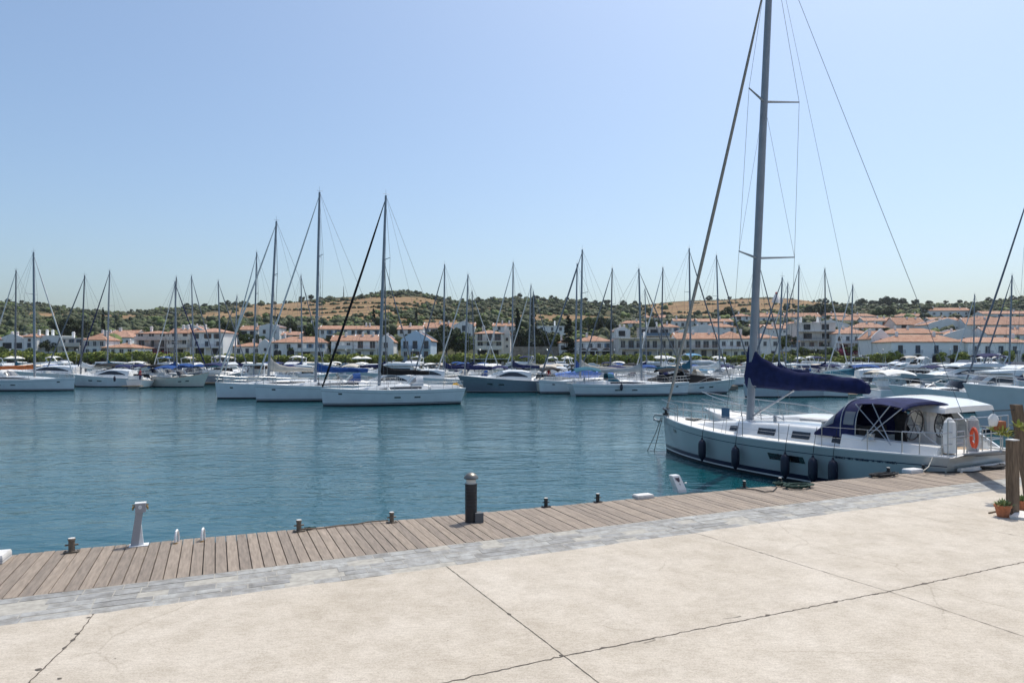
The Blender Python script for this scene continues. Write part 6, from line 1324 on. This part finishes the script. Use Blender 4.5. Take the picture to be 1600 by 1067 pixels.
# the hard top motor cruiser lying next to it
def cruiser():
    u = Vector((-.52, .854, 0)).normalized(); st = Vector((13.35, 20.2, 0)); L = 10.2; c = st + u * L / 2; rz = math.atan2(u.y, u.x); o = empty('motorboat', c, rz, 'white cruiser with a sweeping hard top and blue canvas front beside the large sailboat', 'motorboat', 'motorboats moored in the marina')
    B, Fb = 3.25, 1.38; fb, sh, P = make_hull(o, L, B, Fb, 'motor', 'gel', None, 'anti', 'deck', n=22, boot=False); X = lambda t: -L / 2 + L * t
    zb = lambda x: sh(max(0, min(1, (x + L / 2) / L))) - .03; wf = lambda x: B / 2 * fb(max(0, min(.99, (x + L / 2) / L))) * .78; s0 = sh(.4)
    S, xs = surf([(X(.40), s0 + .55), (X(.5), s0 + .62), (X(.6), s0 + .5), (X(.8), s0 + .3), (X(.95), sh(.95) + .04)], wf, zb, tum=.8); f = loft_surf(S, xs, 'gel', 'foredeck', o); patch(S, X(.5), X(.75), .68, .84, 'glass', 'window', f, taper1=.7)
    # raked windscreen
    mb = MB(); r1 = []; r2 = []
    for a in np.linspace(-1, 1, 13): k = (1 - a * a) ** .5; r1.append(Vector((X(.34) + .85 * k, a * B * .39, s0 + .42))); r2.append(Vector((X(.25) + .4 * k, a * B * .36, s0 + .95)))
    mb.grid([r1, r2]); mb.build('windscreen', M['glass'], o)
    # hard top carried by two swept side wings with dark triangular windows
    S2, x2 = surf([(X(.0), s0 + 1.18), (X(.06), s0 + 1.34), (X(.17), s0 + 1.42), (X(.23), s0 + 1.32), (X(.26), s0 + 1.16)], lambda x: B * .44 * (1 - .25 * smoothstep(X(.15), X(.26), x)), lambda x: float(np.interp(x, [X(.0), X(.17), X(.26)], [s0 + 1.06, s0 + 1.14, s0 + 1.02])), tum=.93); rf = loft_surf(S2, x2, 'gel', 'hard_top', o)
    for s in (1, -1):
        mb = MB(); y = s * B * .45; o1 = [(X(-.02), sh(0) + .05), (X(.30), s0 + .1), (X(.28), s0 + 1.46), (X(.08), s0 + 1.50), (X(.045), s0 + .7)]
        out = [(X(-.04), sh(0) - .1), (X(.30), s0 - .1), (X(.22), s0 + 1.1), (X(.12), s0 + 1.1), (X(.05), s0 + .35)]
        vs = [Vector((x, y * (1 if z < s0 + 1 else .95), z)) for x, z in out] + [Vector((x, (y - s * .09) * (1 if z < s0 + 1 else .95), z)) for x, z in out]
        mb.add(vs, [(0, 1, 2, 3, 4), (9, 8, 7, 6, 5)] + [(i, (i + 1) % 5, 5 + (i + 1) % 5, 5 + i) for i in range(5)]); wi = mb.build('side_wing', M['gel'], o)
        mb = MB(); q = [(X(.10), s0 + .35), (X(.20), s0 + .25), (X(.195), s0 + 1.0), (X(.13), s0 + 1.0), (X(.09), s0 + .5)]; mb.add([Vector((x, (y + s * .006) * (1 if z < s0 + 1 else .957), z)) for x, z in q], [(0, 1, 2, 3, 4)]); mb.add([Vector((x, (y - s * .096) * (1 if z < s0 + 1 else .957), z)) for x, z in q], [(4, 3, 2, 1, 0)]); mb.build('window', M['glass'], wi)
    mb = MB(); yy = B * .455; mb.grid([[Vector((x, yy * (1 if z < s0 + .9 else .96), z)) for z in (s0 + .32, s0 + .75, s0 + 1.1)] for x in (X(.11), X(.16), X(.21), X(.25))]); mb.build('side_canvas', M['cnavy'], o)
    # canvas enclosure of the front, black inside, and transom
    mb = MB(); mb.grid([[Vector((x, B * .41 * uu, z)) for uu in (-1, -.9, .9, 1)] for x, z in ((X(.33), s0 + .4), (X(.265), s0 + 1.08))]); mb.build('front_canvas', M['cnavy'], o)
    mb = MB(); mb.box((X(.2), 0, s0 + .2), (2.2, B * .7, .5)); mb.build('seat', M['cwhite'], o)
    mb = MB(); mb.box((X(.02) - .5, 0, .42), (1.1, B * .86, .14)); mb.build('swim_platform', M['gel'], o)
    mb = MB(); rail = [P(t, 1, 1) + Vector((0, -.07, .62 * min(1, (t - .42) * 6 + .1))) for t in (.42, .52, .62, .72, .82, .92)] + [P(1, 1, 0) + Vector((.2, 0, .7))] + [P(t, 1, -1) + Vector((0, .07, .62 * min(1, (t - .42) * 6 + .1))) for t in (.92, .82, .72, .62, .52, .42)]
    mb.path(rail, .02, 6); mb.path([p + Vector((0, 0, -.3)) for p in rail[1:-1]], .012, 5)
    for t in (.5, .6, .7, .8, .9):
        for s in (1, -1): p = P(t, 1, s) + Vector((0, -s * .07, 0)); mb.tube(p, p + Vector((.12, 0, .62)), .016, 5)
    mb.build('bow_rail', M['steel'], o)
    # stern registration letters (dark marks on the transom)
    mb = MB()
    for k in range(7):
        yy = -.2 - k * .13
        for dx, z0_, z1_, ww in ((0, .95, 1.08, .02), (.03, 1.05 if k % 2 else .95, 1.08 if k % 2 else .98, .05), (.07, .95, 1.08 if k % 3 else 1.0, .02)): mb.box((-L / 2 - .01, yy - dx, (z0_ + z1_) / 2), (.008, ww, z1_ - z0_))
    mb.build('stern_name', M['iron'], o)
cruiser()
# ---------------------------------------------------------------- things on the boardwalk
def make_bollard():      # mooring post with a cross bar and base plate
    o = empty('mooring_bollard'); m = MB(); m.lathe((0, 0, 0), [(.042, 0), (.042, .16), (.05, .165), (.05, .185), (.04, .19)], 14); m.build('post', M['bol'], o, smooth=True)
    m = MB(); m.tube((-.085, 0, .10), (.085, 0, .10), .013, 8); m.build('cross_bar', M['bol'], o)
    m = MB(); m.box((0, 0, .008), (.2, .12, .016)); 
    for x in (-.08, .08): m.lathe((x, 0, .016), [(.012, 0), (.012, .01)], 6)
    m.build('base_plate', M['bol'], o); m = MB(); m.lathe((0, 0, .19), [(.045, 0), (.045, .006)], 14); m.build('cap', M['whited'], o); return o
def furniture():
    M['bol'] = mat('bollard_metal', (.16, .13, .10), .55, metal=.3, var=.3, vscale=20); M['bold'] = mat('bollard_black', (.02, .02, .022), .5, var=.3)
    pr = make_bollard(); freeze(pr)
    bl = [(112, 862, 1.15, 'brass coloured mooring bollard by the corner of the low white box, standing alone', 'bol'), (467, 829.5, 1.05, 'mooring bollard with the end of a rope tied round it, short and grey', 'bol'), (612, 816, 1.02, 'grey mooring bollard where the thin rope along the edge ends beside the lamp', 'bol'),
          (853, 791.5, .96, 'black mooring bollard first past the bollard light', 'bold'), (934, 784, .95, 'black mooring bollard next to the long low white box', 'bold'), (1163, 761.5, .85, 'dark mooring bollard between the white pedestal and the green coil', 'bold'),
          (1219, 757, .9, 'mooring bollard wrapped by the green rope coil', 'bold'), (1388, 741.5, 1.0, 'mooring bollard standing in the flat dark rope coil', 'bold'), (1442.5, 735.5, .9, 'mooring bollard at the stern of the large sailboat beside the rounded white box', 'bold')]
    M['bol'] = MATS['bollard_metal']
    for i, (px, py, s, lab, mm) in enumerate(bl):
        if i == 0: o = pr
        else: o = copy_tree(pr)
        o.location = on(px, py, QZ + .004); o.scale = (s * .90, s * .90, s * .93); o.rotation_euler.z = R(24)
        tag(o, lab, 'bollard', 'mooring bollards along the boardwalk')
        if mm == 'bold':
            for c in [c for c in scene.objects if c.parent == o and not c.name.startswith('cap')]:
                c.material_slots[0].link = 'OBJECT'; c.material_slots[0].material = M['bold']
    # bollard light
    o = empty('bollard_light', on(736, 815, QZ), R(20), 'tall black bollard light with domed cap and a grey box at its foot', 'bollard light')
    m = MB(); m.lathe((0, 0, 0), [(.105, 0), (.105, .67)], 24); m.build('post', M['iron'], o, smooth=True)
    m = MB(); 
    for k in range(7): m.lathe((0, 0, .25 + k * .06), [(.107, 0), (.112, .008), (.107, .016)], 24)
    m.build('louvre', M['iron'], o, smooth=True)
    m = MB(); m.lathe((0, 0, .67), [(.088, 0), (.088, .095)], 20); m.build('lens', M['lens'], o, smooth=True)
    m = MB(); m.lathe((0, 0, .66), [(.112, 0), (.112, .02)], 24); m.lathe((0, 0, .76), [(.10, 0), (.128, .012), (.128, .022), (.10, .022)], 24); m.build('collar', M['iron'], o, smooth=True)
    m = MB(); m.lathe((0, 0, .782), [(.126, 0), (.115, .035), (.085, .068), (.045, .088), (.012, .095)], 24); m.build('cap', mat('cap_metal', (.20, .19, .17), .42, metal=.8), o, smooth=True)
    m = MB(); m.box((.115, -.05, .085), (.15, .17, .17)); m.build('junction_box', mat('box_grey', (.10, .105, .11), .6, var=.1), o)
    # leaning grey service pedestal with two taps
    b = on(213, 852, QZ); o = empty('service_pedestal', b, R(24), 'grey leaning service pedestal with two brass taps and a round white sign', 'pedestal')
    hh = .72; lean = .075; w0, w1 = .15, .135
    m = MB(); rows = []
    for z, w_, x, dy in ((0.012, w0, -.03, .0), (hh * .8, w1, lean * .75, .0)):
        rows.append([Vector((x - w_ / 2, -.045 + dy, z)), Vector((x + w_ / 2, -.045 + dy, z)), Vector((x + w_ / 2, .045 + dy, z)), Vector((x - w_ / 2, .045 + dy, z))])
    m.grid(rows, closed=True, cap=True); m.build('column', M['grey'], o)
    m = MB(); m.add([(.045, -.04, .012), (.14, -.04, .012), (.085, -.04, .42), (.045, .02, .012), (.14, .02, .012), (.085, .02, .42)], [(0, 1, 2), (5, 4, 3), (0, 3, 4, 1), (1, 4, 5, 2), (2, 5, 3, 0)]); m.build('brace', M['white'], o)
    m = MB(); m.box((.05, 0, .006), (.36, .22, .012)); m.build('base_plate', M['white'], o)
    m = MB(); m.box((lean + .005, 0, hh * .8 + .075), (.20, .13, .15)); hd = m.build('head', M['grey'], o)
    m = MB(); m.box((lean + .005, 0, hh * .8 + .156), (.21, .14, .012)); m.build('lid', M['white'], hd)
    m = MB(); m.lathe((lean, -.068, hh * .8 + .09), [(.034, -.004), (.034, .002)], 18, axis='Y'); m.build('sign', M['white'], hd)
    m = MB(); m.lathe((lean, -.0725, hh * .8 + .09), [(.007, -.001), (.007, .001)], 10, axis='Y'); m.build('symbol', M['grey'], hd)
    for s in (-1, 1):
        m = MB(); x = lean + s * .125; m.tube((lean + s * .09, 0, hh * .8 + .09), (x + s * .02, 0, hh * .8 + .09), .02, 8); m.path([(x, 0, hh * .8 + .095), (x + s * .012, -.02, hh * .8 + .08), (x + s * .015, -.03, hh * .8 + .04)], .019, 8); m.tube((x - .025, 0, hh * .8 + .125), (x + .03, 0, hh * .8 + .125), .01, 6); m.build('tap', M['brass'], hd)
    o.scale = (.74, .85, .90)
    # white service pedestal with shield badge, leaning back
    o = empty('service_pedestal', on(1062, 768.5, QZ), R(24), 'white leaning service pedestal with a dark shield badge', 'pedestal')
    m = MB(); rows = []
    for z, x, w_, ya, yb in ((0, .0, .22, -.1, .09), (.07, -.01, .22, -.1, .09), (.36, -.115, .20, -.03, .11), (.375, -.115, .18, -.02, .10)):
        rows.append([Vector((x - w_ / 2, ya, z)), Vector((x + w_ / 2, ya, z)), Vector((x + w_ / 2, yb, z)), Vector((x - w_ / 2, yb, z))])
    m.grid(rows, closed=True, cap=True); m.build('housing', M['white'], o)
    def onface(x, t): return Vector((x - lerp(.01, .115, t), lerp(-.1, -.03, t) - .004, lerp(.07, .36, t)))
    m = MB(); sh_ = [(-.045, .9), (0, .86), (.045, .9), (.045, .72), (.025, .6), (0, .54), (-.025, .6), (-.045, .72)]; m.add([onface(x, t) for x, t in sh_], [tuple(range(8))]); m.build('badge', M['emblem'], o)
    m = MB(); m.add([onface(x, t) for x, t in ((-.012, .45), (.008, .47), (.016, .36), (0, .33))], [(0, 1, 2, 3)]); m.add([onface(x, t) for x, t in ((-.06, .88), (-.052, .88), (-.052, .62), (-.06, .7))], [(0, 1, 2, 3)]); m.build('marking', M['emblem'], o)
    m = MB(); m.tube((.10, -.05, .2), (.14, -.06, .2), .015, 8); m.build('socket', M['white'], o)
    # low white boxes
    def lowbox(px, py, L, W_, H_, lab, name='step_box', rnd=False, rz=24):
        o = empty(name, on(px, py, QZ + .003), R(rz), lab, 'box'); m = MB(); rows = []
        for z, k in ((0, 1), (H_ * .7, 1), (H_ * .92, .95), (H_, .85 if rnd else .93)): rows.append([Vector((sx * L / 2 * k, sy * W_ / 2 * k, z)) for sx, sy in ((-1, -1), (1, -1), (1, 1), (-1, 1))])
        m.grid(rows, closed=True, cap=True); m.build('shell', M['white' if rnd else 'whited'], o); m = MB(); m.box((0, 0, H_ * .35), (L * 1.02, W_ * 1.02, .008)); m.build('seam', M['grey'], o)
    lowbox(1005, 777.5, .40, .22, .075, 'long low white box lying on the boards between bollard and white pedestal')
    lowbox(1426, 738, .46, .26, .10, 'rounded white box on the boards behind the large sailboat quarter', rnd=True)
    lowbox(-8, 876, .30, .4, .11, 'wooden topped white box cut off by the edge of the view', rz=20)
    # curved handles of the swimming ladder
    for k, (px, py, lab) in enumerate(((275, 848, 'curved white ladder handle nearer to the grey pedestal'), (316, 845, 'curved white ladder handle farther from the grey pedestal'))):
        o = empty('ladder_handle', on(px, py, QZ), R(98), lab, 'ladder handle', 'pair of ladder handles'); m = MB(); m.path([(.06 * math.cos(a) - .0, 0, .09 + .085 * math.sin(a)) if a > 0 else (.06 * math.cos(a), 0, .09 + a * .03) for a in [-3, -1.5] + list(np.linspace(0, PI, 10)) + [PI]], .017, 8) if False else m.path([(.12, 0, -.25), (.12, 0, .07), (.10, 0, .15), (.05, 0, .19), (0, 0, .17), (-.03, 0, .11), (-.035, 0, .02)], .018, 8); m.build('rail', M['white'], o, smooth=True)
        m = MB(); m.lathe((-.035, 0, 0), [(.035, 0), (.035, .012)], 12); m.build('foot', M['brass'], o)
    # ropes
    def rope(pts, r, lab, m_='roped', name='mooring_rope'):
        mb = MB(); P_ = []
        for a, b in zip(pts, pts[1:]):
            for i in range(6): P_.append(a.lerp(b, i / 6))
        P_.append(pts[-1]); mb.path(P_, r, 6); tag(mb.build(name, M[m_], smooth=True), lab, 'rope')
    z = QZ + .018
    rope([on(470, 826, z + .02), on(500, 825, z), on(530, 820.5, z), on(560, 818, z), on(575, 815, z + .015), on(607, 812.5, z + .03)], .011, 'thin brown rope along the boardwalk edge between two grey bollards', 'brownrope')
    rope([on(482, 823, z + .03), on(489, 825, z), on(481, 827, z), on(476, 824, z + .01), on(494, 824, z)], .012, 'short green rope end looped by a grey bollard', 'rope')
    rope([on(1150, 763, z), on(1166, 763.5, z + .02), on(1180, 764.5, z), on(1195, 768, z), on(1208, 767, z), on(1214, 761, z)], .012, 'thin dark rope lying loosely between two black bollards')
    def coil(px, py, rx, ry, turns, r, lab, m_, rz, seed):
        rr = random.Random(seed); c = on(px, py, QZ); pts = []; N = int(turns * 26)
        for i in range(N + 1):
            a = 2 * PI * i / 26; k = 1 - .22 * (i / N) + rr.uniform(-.035, .035) + .05 * math.sin(a * .37); v = Vector((math.cos(a) * rx * k + .04 * math.sin(i * .05), math.sin(a) * ry * k, .015 + .05 * abs(math.sin(i * .09)) + rr.uniform(0, .02))); v.rotate(Matrix.Rotation(rz, 3, 'Z')); pts.append(c + v)
        mb = MB(); mb.path(pts, r, 6); tag(mb.build('rope_coil', M[m_], smooth=True), lab, 'rope coil', 'coiled mooring ropes')
    coil(1247, 762, .36, .18, 7, .016, 'coil of green rope lying beside a bollard on the boardwalk', 'rope', R(20), 1)
    coil(1217, 759, .12, .10, 4, .016, 'tight green rope loop thrown round a bollard', 'rope', R(20), 4)
    coil(1380, 744.5, .44, .16, 6, .015, 'flat dark rope coil at the edge beside the large sailboat', 'roped', R(22), 2)
    coil(1540, 731, .55, .3, 5, .03, 'dark heap of rope on the boards below the hard top cruiser', 'roped', R(22), 3)
    rope([on(1445, 737, z + .02), on(1480, 737.5, z), on(1520, 737, z), on(1550, 733, z)], .016, 'dark mooring line lying straight along the boards by the sailboat stern')
    # mooring lines from the stern
    p = MW @ Vector((-HL / 2 + .4, 1.6, HSH(.05) + .05)); mb = MB(); q = on(1442.5, 735.5, QZ + .12); mb.path([p, p.lerp(q, .5) + Vector((0, 0, -.1)), q], .012, 6); tag(mb.build('mooring_rope', M['whiterope']), 'pale mooring line from the large sailboat quarter to its bollard', 'rope')
    b = MW @ (HP(1, 1, 0)); mb = MB(); mb.path([b + Vector((-.1, 0, -.05)), b + Vector((-.35, -.1, -.7)), b + Vector((-.8, -.2, -1.6))], .014, 6); mb.path([b + Vector((-.05, 0, -.05)), b + Vector((-.28, -.2, -.8)), b + Vector((-.55, -.4, -1.7))], .014, 6); tag(mb.build('mooring_rope', M['roped']), 'slack bow line hanging from the large sailboat into the water', 'rope')
    # two wooden posts, pots, trailing plant
    base = on(1582, 803, QZ); o = empty('wooden_post', base, .3, 'short weathered square wooden post behind the terracotta pot', 'post'); m = MB(); W_ = .15; hz = (803 - 688) * base.y / F
    rows = [[Vector((sx * W_ / 2 + jx, sy * W_ / 2, zz)) for sx, sy in ((-1, -1), (1, -1), (1, 1), (-1, 1))] for zz, jx in ((-.05, 0), (hz * .3, .006), (hz * .6, -.004), (hz, .0))]; m.grid(rows, closed=True, cap=True); m.build('shaft', M['postw'], o); m = MB(); m.box((0, 0, hz + .012), (W_ * 1.04, W_ * 1.04, .02)); m.build('cap', M['whited'], o)
    d2 = 14.2; b2 = at(1610, d2, QZ); t2 = at(1588, d2 + .1, zat(632, d2 + .1)); o = empty('wooden_post', b2, 0, 'tall leaning weathered wooden post with leafy tendrils', 'post'); v = t2 - b2; m = MB(); rows = []
    for k in range(6):
        c = v * (k / 5) + Vector((.01 * math.sin(k * 2), 0, 0)); rows.append([c + Vector((sx * .08, sy * .08, 0)) for sx, sy in ((-1, -1), (1, -1), (1, 1), (-1, 1))])
    m.grid(rows, closed=True, cap=True); m.build('shaft', M['postw'], o)
    # hooded white lamp / net float hanging bag near the posts
    o = empty('hanging_bag', at(1552, 14.25, zat(652, 14.25)), 0, 'white plastic bag hanging near the leaning wooden post', 'bag'); rr = random.Random(2); rows = []
    for zz, r_ in ((-.22, .03), (-.2, .10), (-.12, .125), (-.03, .12), (.04, .08), (.09, .03)): rows.append([Vector((math.cos(a) * r_ * rr.uniform(.8, 1.15), math.sin(a) * r_ * .7, zz)) for a in np.linspace(0, 2 * PI, 12, endpoint=False)])
    m = MB(); m.grid(rows, closed=True, cap=True); m.build('sack', M['cwhite'], o, smooth=True); o.scale = (.85, .85, .85); m = MB(); m.box((.16, 0, -.2), (.2, .16, .22), .3); m.build('basket', M['terra'], o); m = MB(); m.tube((0, 0, .08), (0, 0, .16), .006, 5); m.tube((-.02, 0, .16), (.50, 0, .18), .012, 6); m.build('bracket', M['roped'], o)
    def blades(c, n, L0, spread, leafw, seed, parent, mt, name='foliage'):
        rr = random.Random(seed); m = MB()
        for _ in range(n):
            a = rr.uniform(0, 2 * PI); el = rr.uniform(.25, 1.45); Ln = L0 * rr.uniform(.5, 1.1); d_ = Vector((math.cos(a) * math.cos(el), math.sin(a) * math.cos(el), math.sin(el))); side = d_.cross(Vector((0, 0, 1))).normalized(); b0 = Vector(c) + Vector((math.cos(a), math.sin(a), 0)) * rr.uniform(0, spread); w_ = leafw * rr.uniform(.6, 1.2)
            mid = b0 + d_ * Ln * .55; tip = b0 + d_ * Ln + Vector((0, 0, -Ln * .15)); th = side.cross(d_) * w_ * .4
            m.add([b0 - side * w_ * .4, b0 + side * w_ * .4, mid + side * w_, tip, mid - side * w_, mid + th], [(0, 1, 5), (1, 2, 5), (2, 3, 5), (3, 4, 5), (4, 0, 5)])
        return m.build(name, M[mt], parent)
    def pot(px, py, s, lab, seed):
        o = empty('potted_plant', on(px, py, QZ), 0, lab, 'potted plant', 'terracotta pots by the wooden posts'); m = MB()
        m.lathe((0, 0, 0), [(.09 * s, 0), (.128 * s, .18 * s), (.143 * s, .185 * s), (.148 * s, .23 * s), (.132 * s, .232 * s), (.126 * s, .2 * s)], 22); m.build('pot', M['terra'], o, smooth=True)
        m = MB(); m.lathe((0, 0, .196 * s), [(.124 * s, 0), (.01, .012)], 16); m.build('soil', M['soil'], o)
        blades((0, 0, .2 * s), 90, .17 * s, .11 * s, .016 * s, seed, o, 'succ')
    M['succ'] = leaf_mat('succulent_leaves', (.10, .15, .05), (.28, .32, .14), 3)
    pot(1567, 807.5, .98, 'terracotta pot with succulents in front of the short wooden post', 3); pot(1597, 798, .9, 'terracotta pot with grasses behind the short wooden post, cut by the edge', 5)
    # leafy tendrils reaching from the posts
    for k, (px, py, d, lab) in enumerate(((1593, 667, 14.0, 'green tendrils winding round the leaning post'), (1566, 676, 14.2, 'sprig of green leaves reaching across behind the posts'), (1558, 674, 14.3, 'small sprig of yellow green leaves below the hanging bag'))):
        c = at(px, d, zat(py, d)); o = empty('climbing_plant', c, 0, lab, 'plant', 'climbing plants on the posts'); blades((0, 0, 0), 34, .20, .10, .018, 20 + k, o, 'leafy', 'leaf_spray'); blades((.1, 0, -.08), 22, .16, .10, .016, 40 + k, o, 'leafy', 'leaf_spray')
        e = (at(1592, 14.2, zat(690, 14.2)) - c); m = MB(); m.path([(0, 0, 0), e * .5 + Vector((0, 0, .06)), e], .008, 5); m.build('stem', M['bark'], o)
    # planter rim and loose board at the foot of the posts
    mb = MB(); q = [on(a, b, QZ + .05) for a, b in ((1578, 806), (1625, 812), (1625, 800), (1590, 797))]; mb.add([v for v in q] + [v + Vector((0, 0, -.046)) for v in q], [(0, 1, 2, 3), (0, 4, 5, 1), (1, 5, 6, 2), (2, 6, 7, 3), (3, 7, 4, 0)]); tag(mb.build('painted_board', M['whited']), 'white painted board lying at the foot of the posts', 'board')
    mb = MB(); mb.path([on(1545, 801, QZ + .02), on(1560, 798, QZ + .02)], .014, 6); tag(mb.build('short_stick', M['postw']), 'short stick lying beside the terracotta pot', 'stick')
M['brownrope'] = mat('brown_rope', (.16, .12, .09), .9, var=.3, vscale=40); M['whiterope'] = mat('pale_rope', (.45, .43, .38), .9, var=.2, vscale=40)
furniture()
# ---------------------------------------------------------------- persons, a few pixels tall
def person(loc, rz, label, top, sit=False, legs='fabricd'):
    sk_ = [(0, 0, .95 if not sit else .5), (0, 0, 1.2 if not sit else .75), (0, 0, 1.42 if not sit else .98), (0, 0, 1.52 if not sit else 1.08), (0, .01, 1.66 if not sit else 1.22), (0, .01, 1.74 if not sit else 1.30)]
    h = sk_[0][2]; V = list(sk_); E = [(0, 1), (1, 2), (2, 3), (3, 4), (4, 5)]; rad = [.14, .13, .13, .055, .10, .07]
    for s in (-1, 1):
        b = len(V); sz = V[2][2]; V += [(s * .19, 0, sz), (s * .25, .02, sz - .28), (s * .24, .14, sz - .48), (s * .23, .2, sz - .56)]; E += [(2, b), (b, b + 1), (b + 1, b + 2), (b + 2, b + 3)]; rad += [.055, .045, .036, .035]
        b = len(V)
        if sit: V += [(s * .1, 0, h - .02), (s * .12, .42, h), (s * .12, .46, .08), (s * .12, .6, .04)]
        else: V += [(s * .1, 0, h - .08), (s * .11, .02, .5), (s * .12, 0, .08), (s * .12, .16, .04)]
        E += [(0, b), (b, b + 1), (b + 1, b + 2), (b + 2, b + 3)]; rad += [.09, .065, .045, .04]
    me = bpy.data.meshes.new('person'); me.from_pydata(V, E, []); o = bpy.data.objects.new('person', me); col.objects.link(o)
    sm = o.modifiers.new('skin', 'SKIN'); 
    for i, v in enumerate(me.skin_vertices[0].data): v.radius = (rad[i], rad[i]); v.use_root = (i == 0)
    ss = o.modifiers.new('sub', 'SUBSURF'); ss.levels = 1; ss.render_levels = 1
    dg = bpy.context.evaluated_depsgraph_get(); bm_ = bpy.data.meshes.new_from_object(o.evaluated_get(dg)); o.modifiers.clear(); o.data = bm_
    for m in (M['skin'], M[top], M['cnavy']): bm_.materials.append(m)
    for p in bm_.polygons:
        z = p.center.z; lim = (h + .02, sk_[2][2] + .08); p.material_index = 2 if z < lim[0] and z > .1 else 1 if z < lim[1] and abs(p.center.x) < .27 and p.center.y < .12 else 0; p.use_smooth = True
    o.location = loc; o.rotation_euler.z = rz; tag(o, label, 'person')
    m = MB(); m.lathe((0, -.01, sk_[4][2] + .02), [(.10, -.06), (.112, .0), (.10, .07), (.06, .115), (.01, .125)], 12); m.build('hair', M['bark'], o, smooth=True)
    return o
person(at(219, 88.6, .75), 2.4, 'person in a dark red top on the stern of the small rounded boat', 'red')
person(at(857, 77.0, .95), 2.9, 'person in a crimson top under the black arched canopy', 'red')
rs_ = random.Random(21)
for k, (px, tp, lb) in enumerate(((1430, 'cwhite', 'person in white walking below the four railed balconies'), (1453, 'red', 'person in red beside the quayside house door'), (1240, 'cblue', 'person in blue on the promenade under the leafy terrace'), (1555, 'corange', 'person in orange on the promenade by the glazed doors'), (990, 'cwhite', 'person in white on the promenade by the red flowers'), (650, 'cbeige', 'person in beige in front of the pale blue house'), (330, 'cblack', 'person in black on the promenade under the undercroft'))):
    person(at(px, 187.6, 1.15), rs_.uniform(0, 6), lb, tp)

def make_haze():
    m = MB(); m.box((0, 700, 60), (3600, 1500, 124)); mt = bpy.data.materials.new('haze'); mt.use_nodes = True; n = mt.node_tree.nodes; n.remove(n['Principled BSDF'])
    v = n.new('ShaderNodeVolumePrincipled'); v.inputs['Color'].default_value = (.86, .92, 1, 1); v.inputs['Density'].default_value = HAZE; v.inputs['Anisotropy'].default_value = .3
    mt.node_tree.links.new(v.outputs[0], n['Material Output'].inputs['Volume']); tag(m.build('haze', mt), kind='stuff')
HAZE = .00007
make_haze()
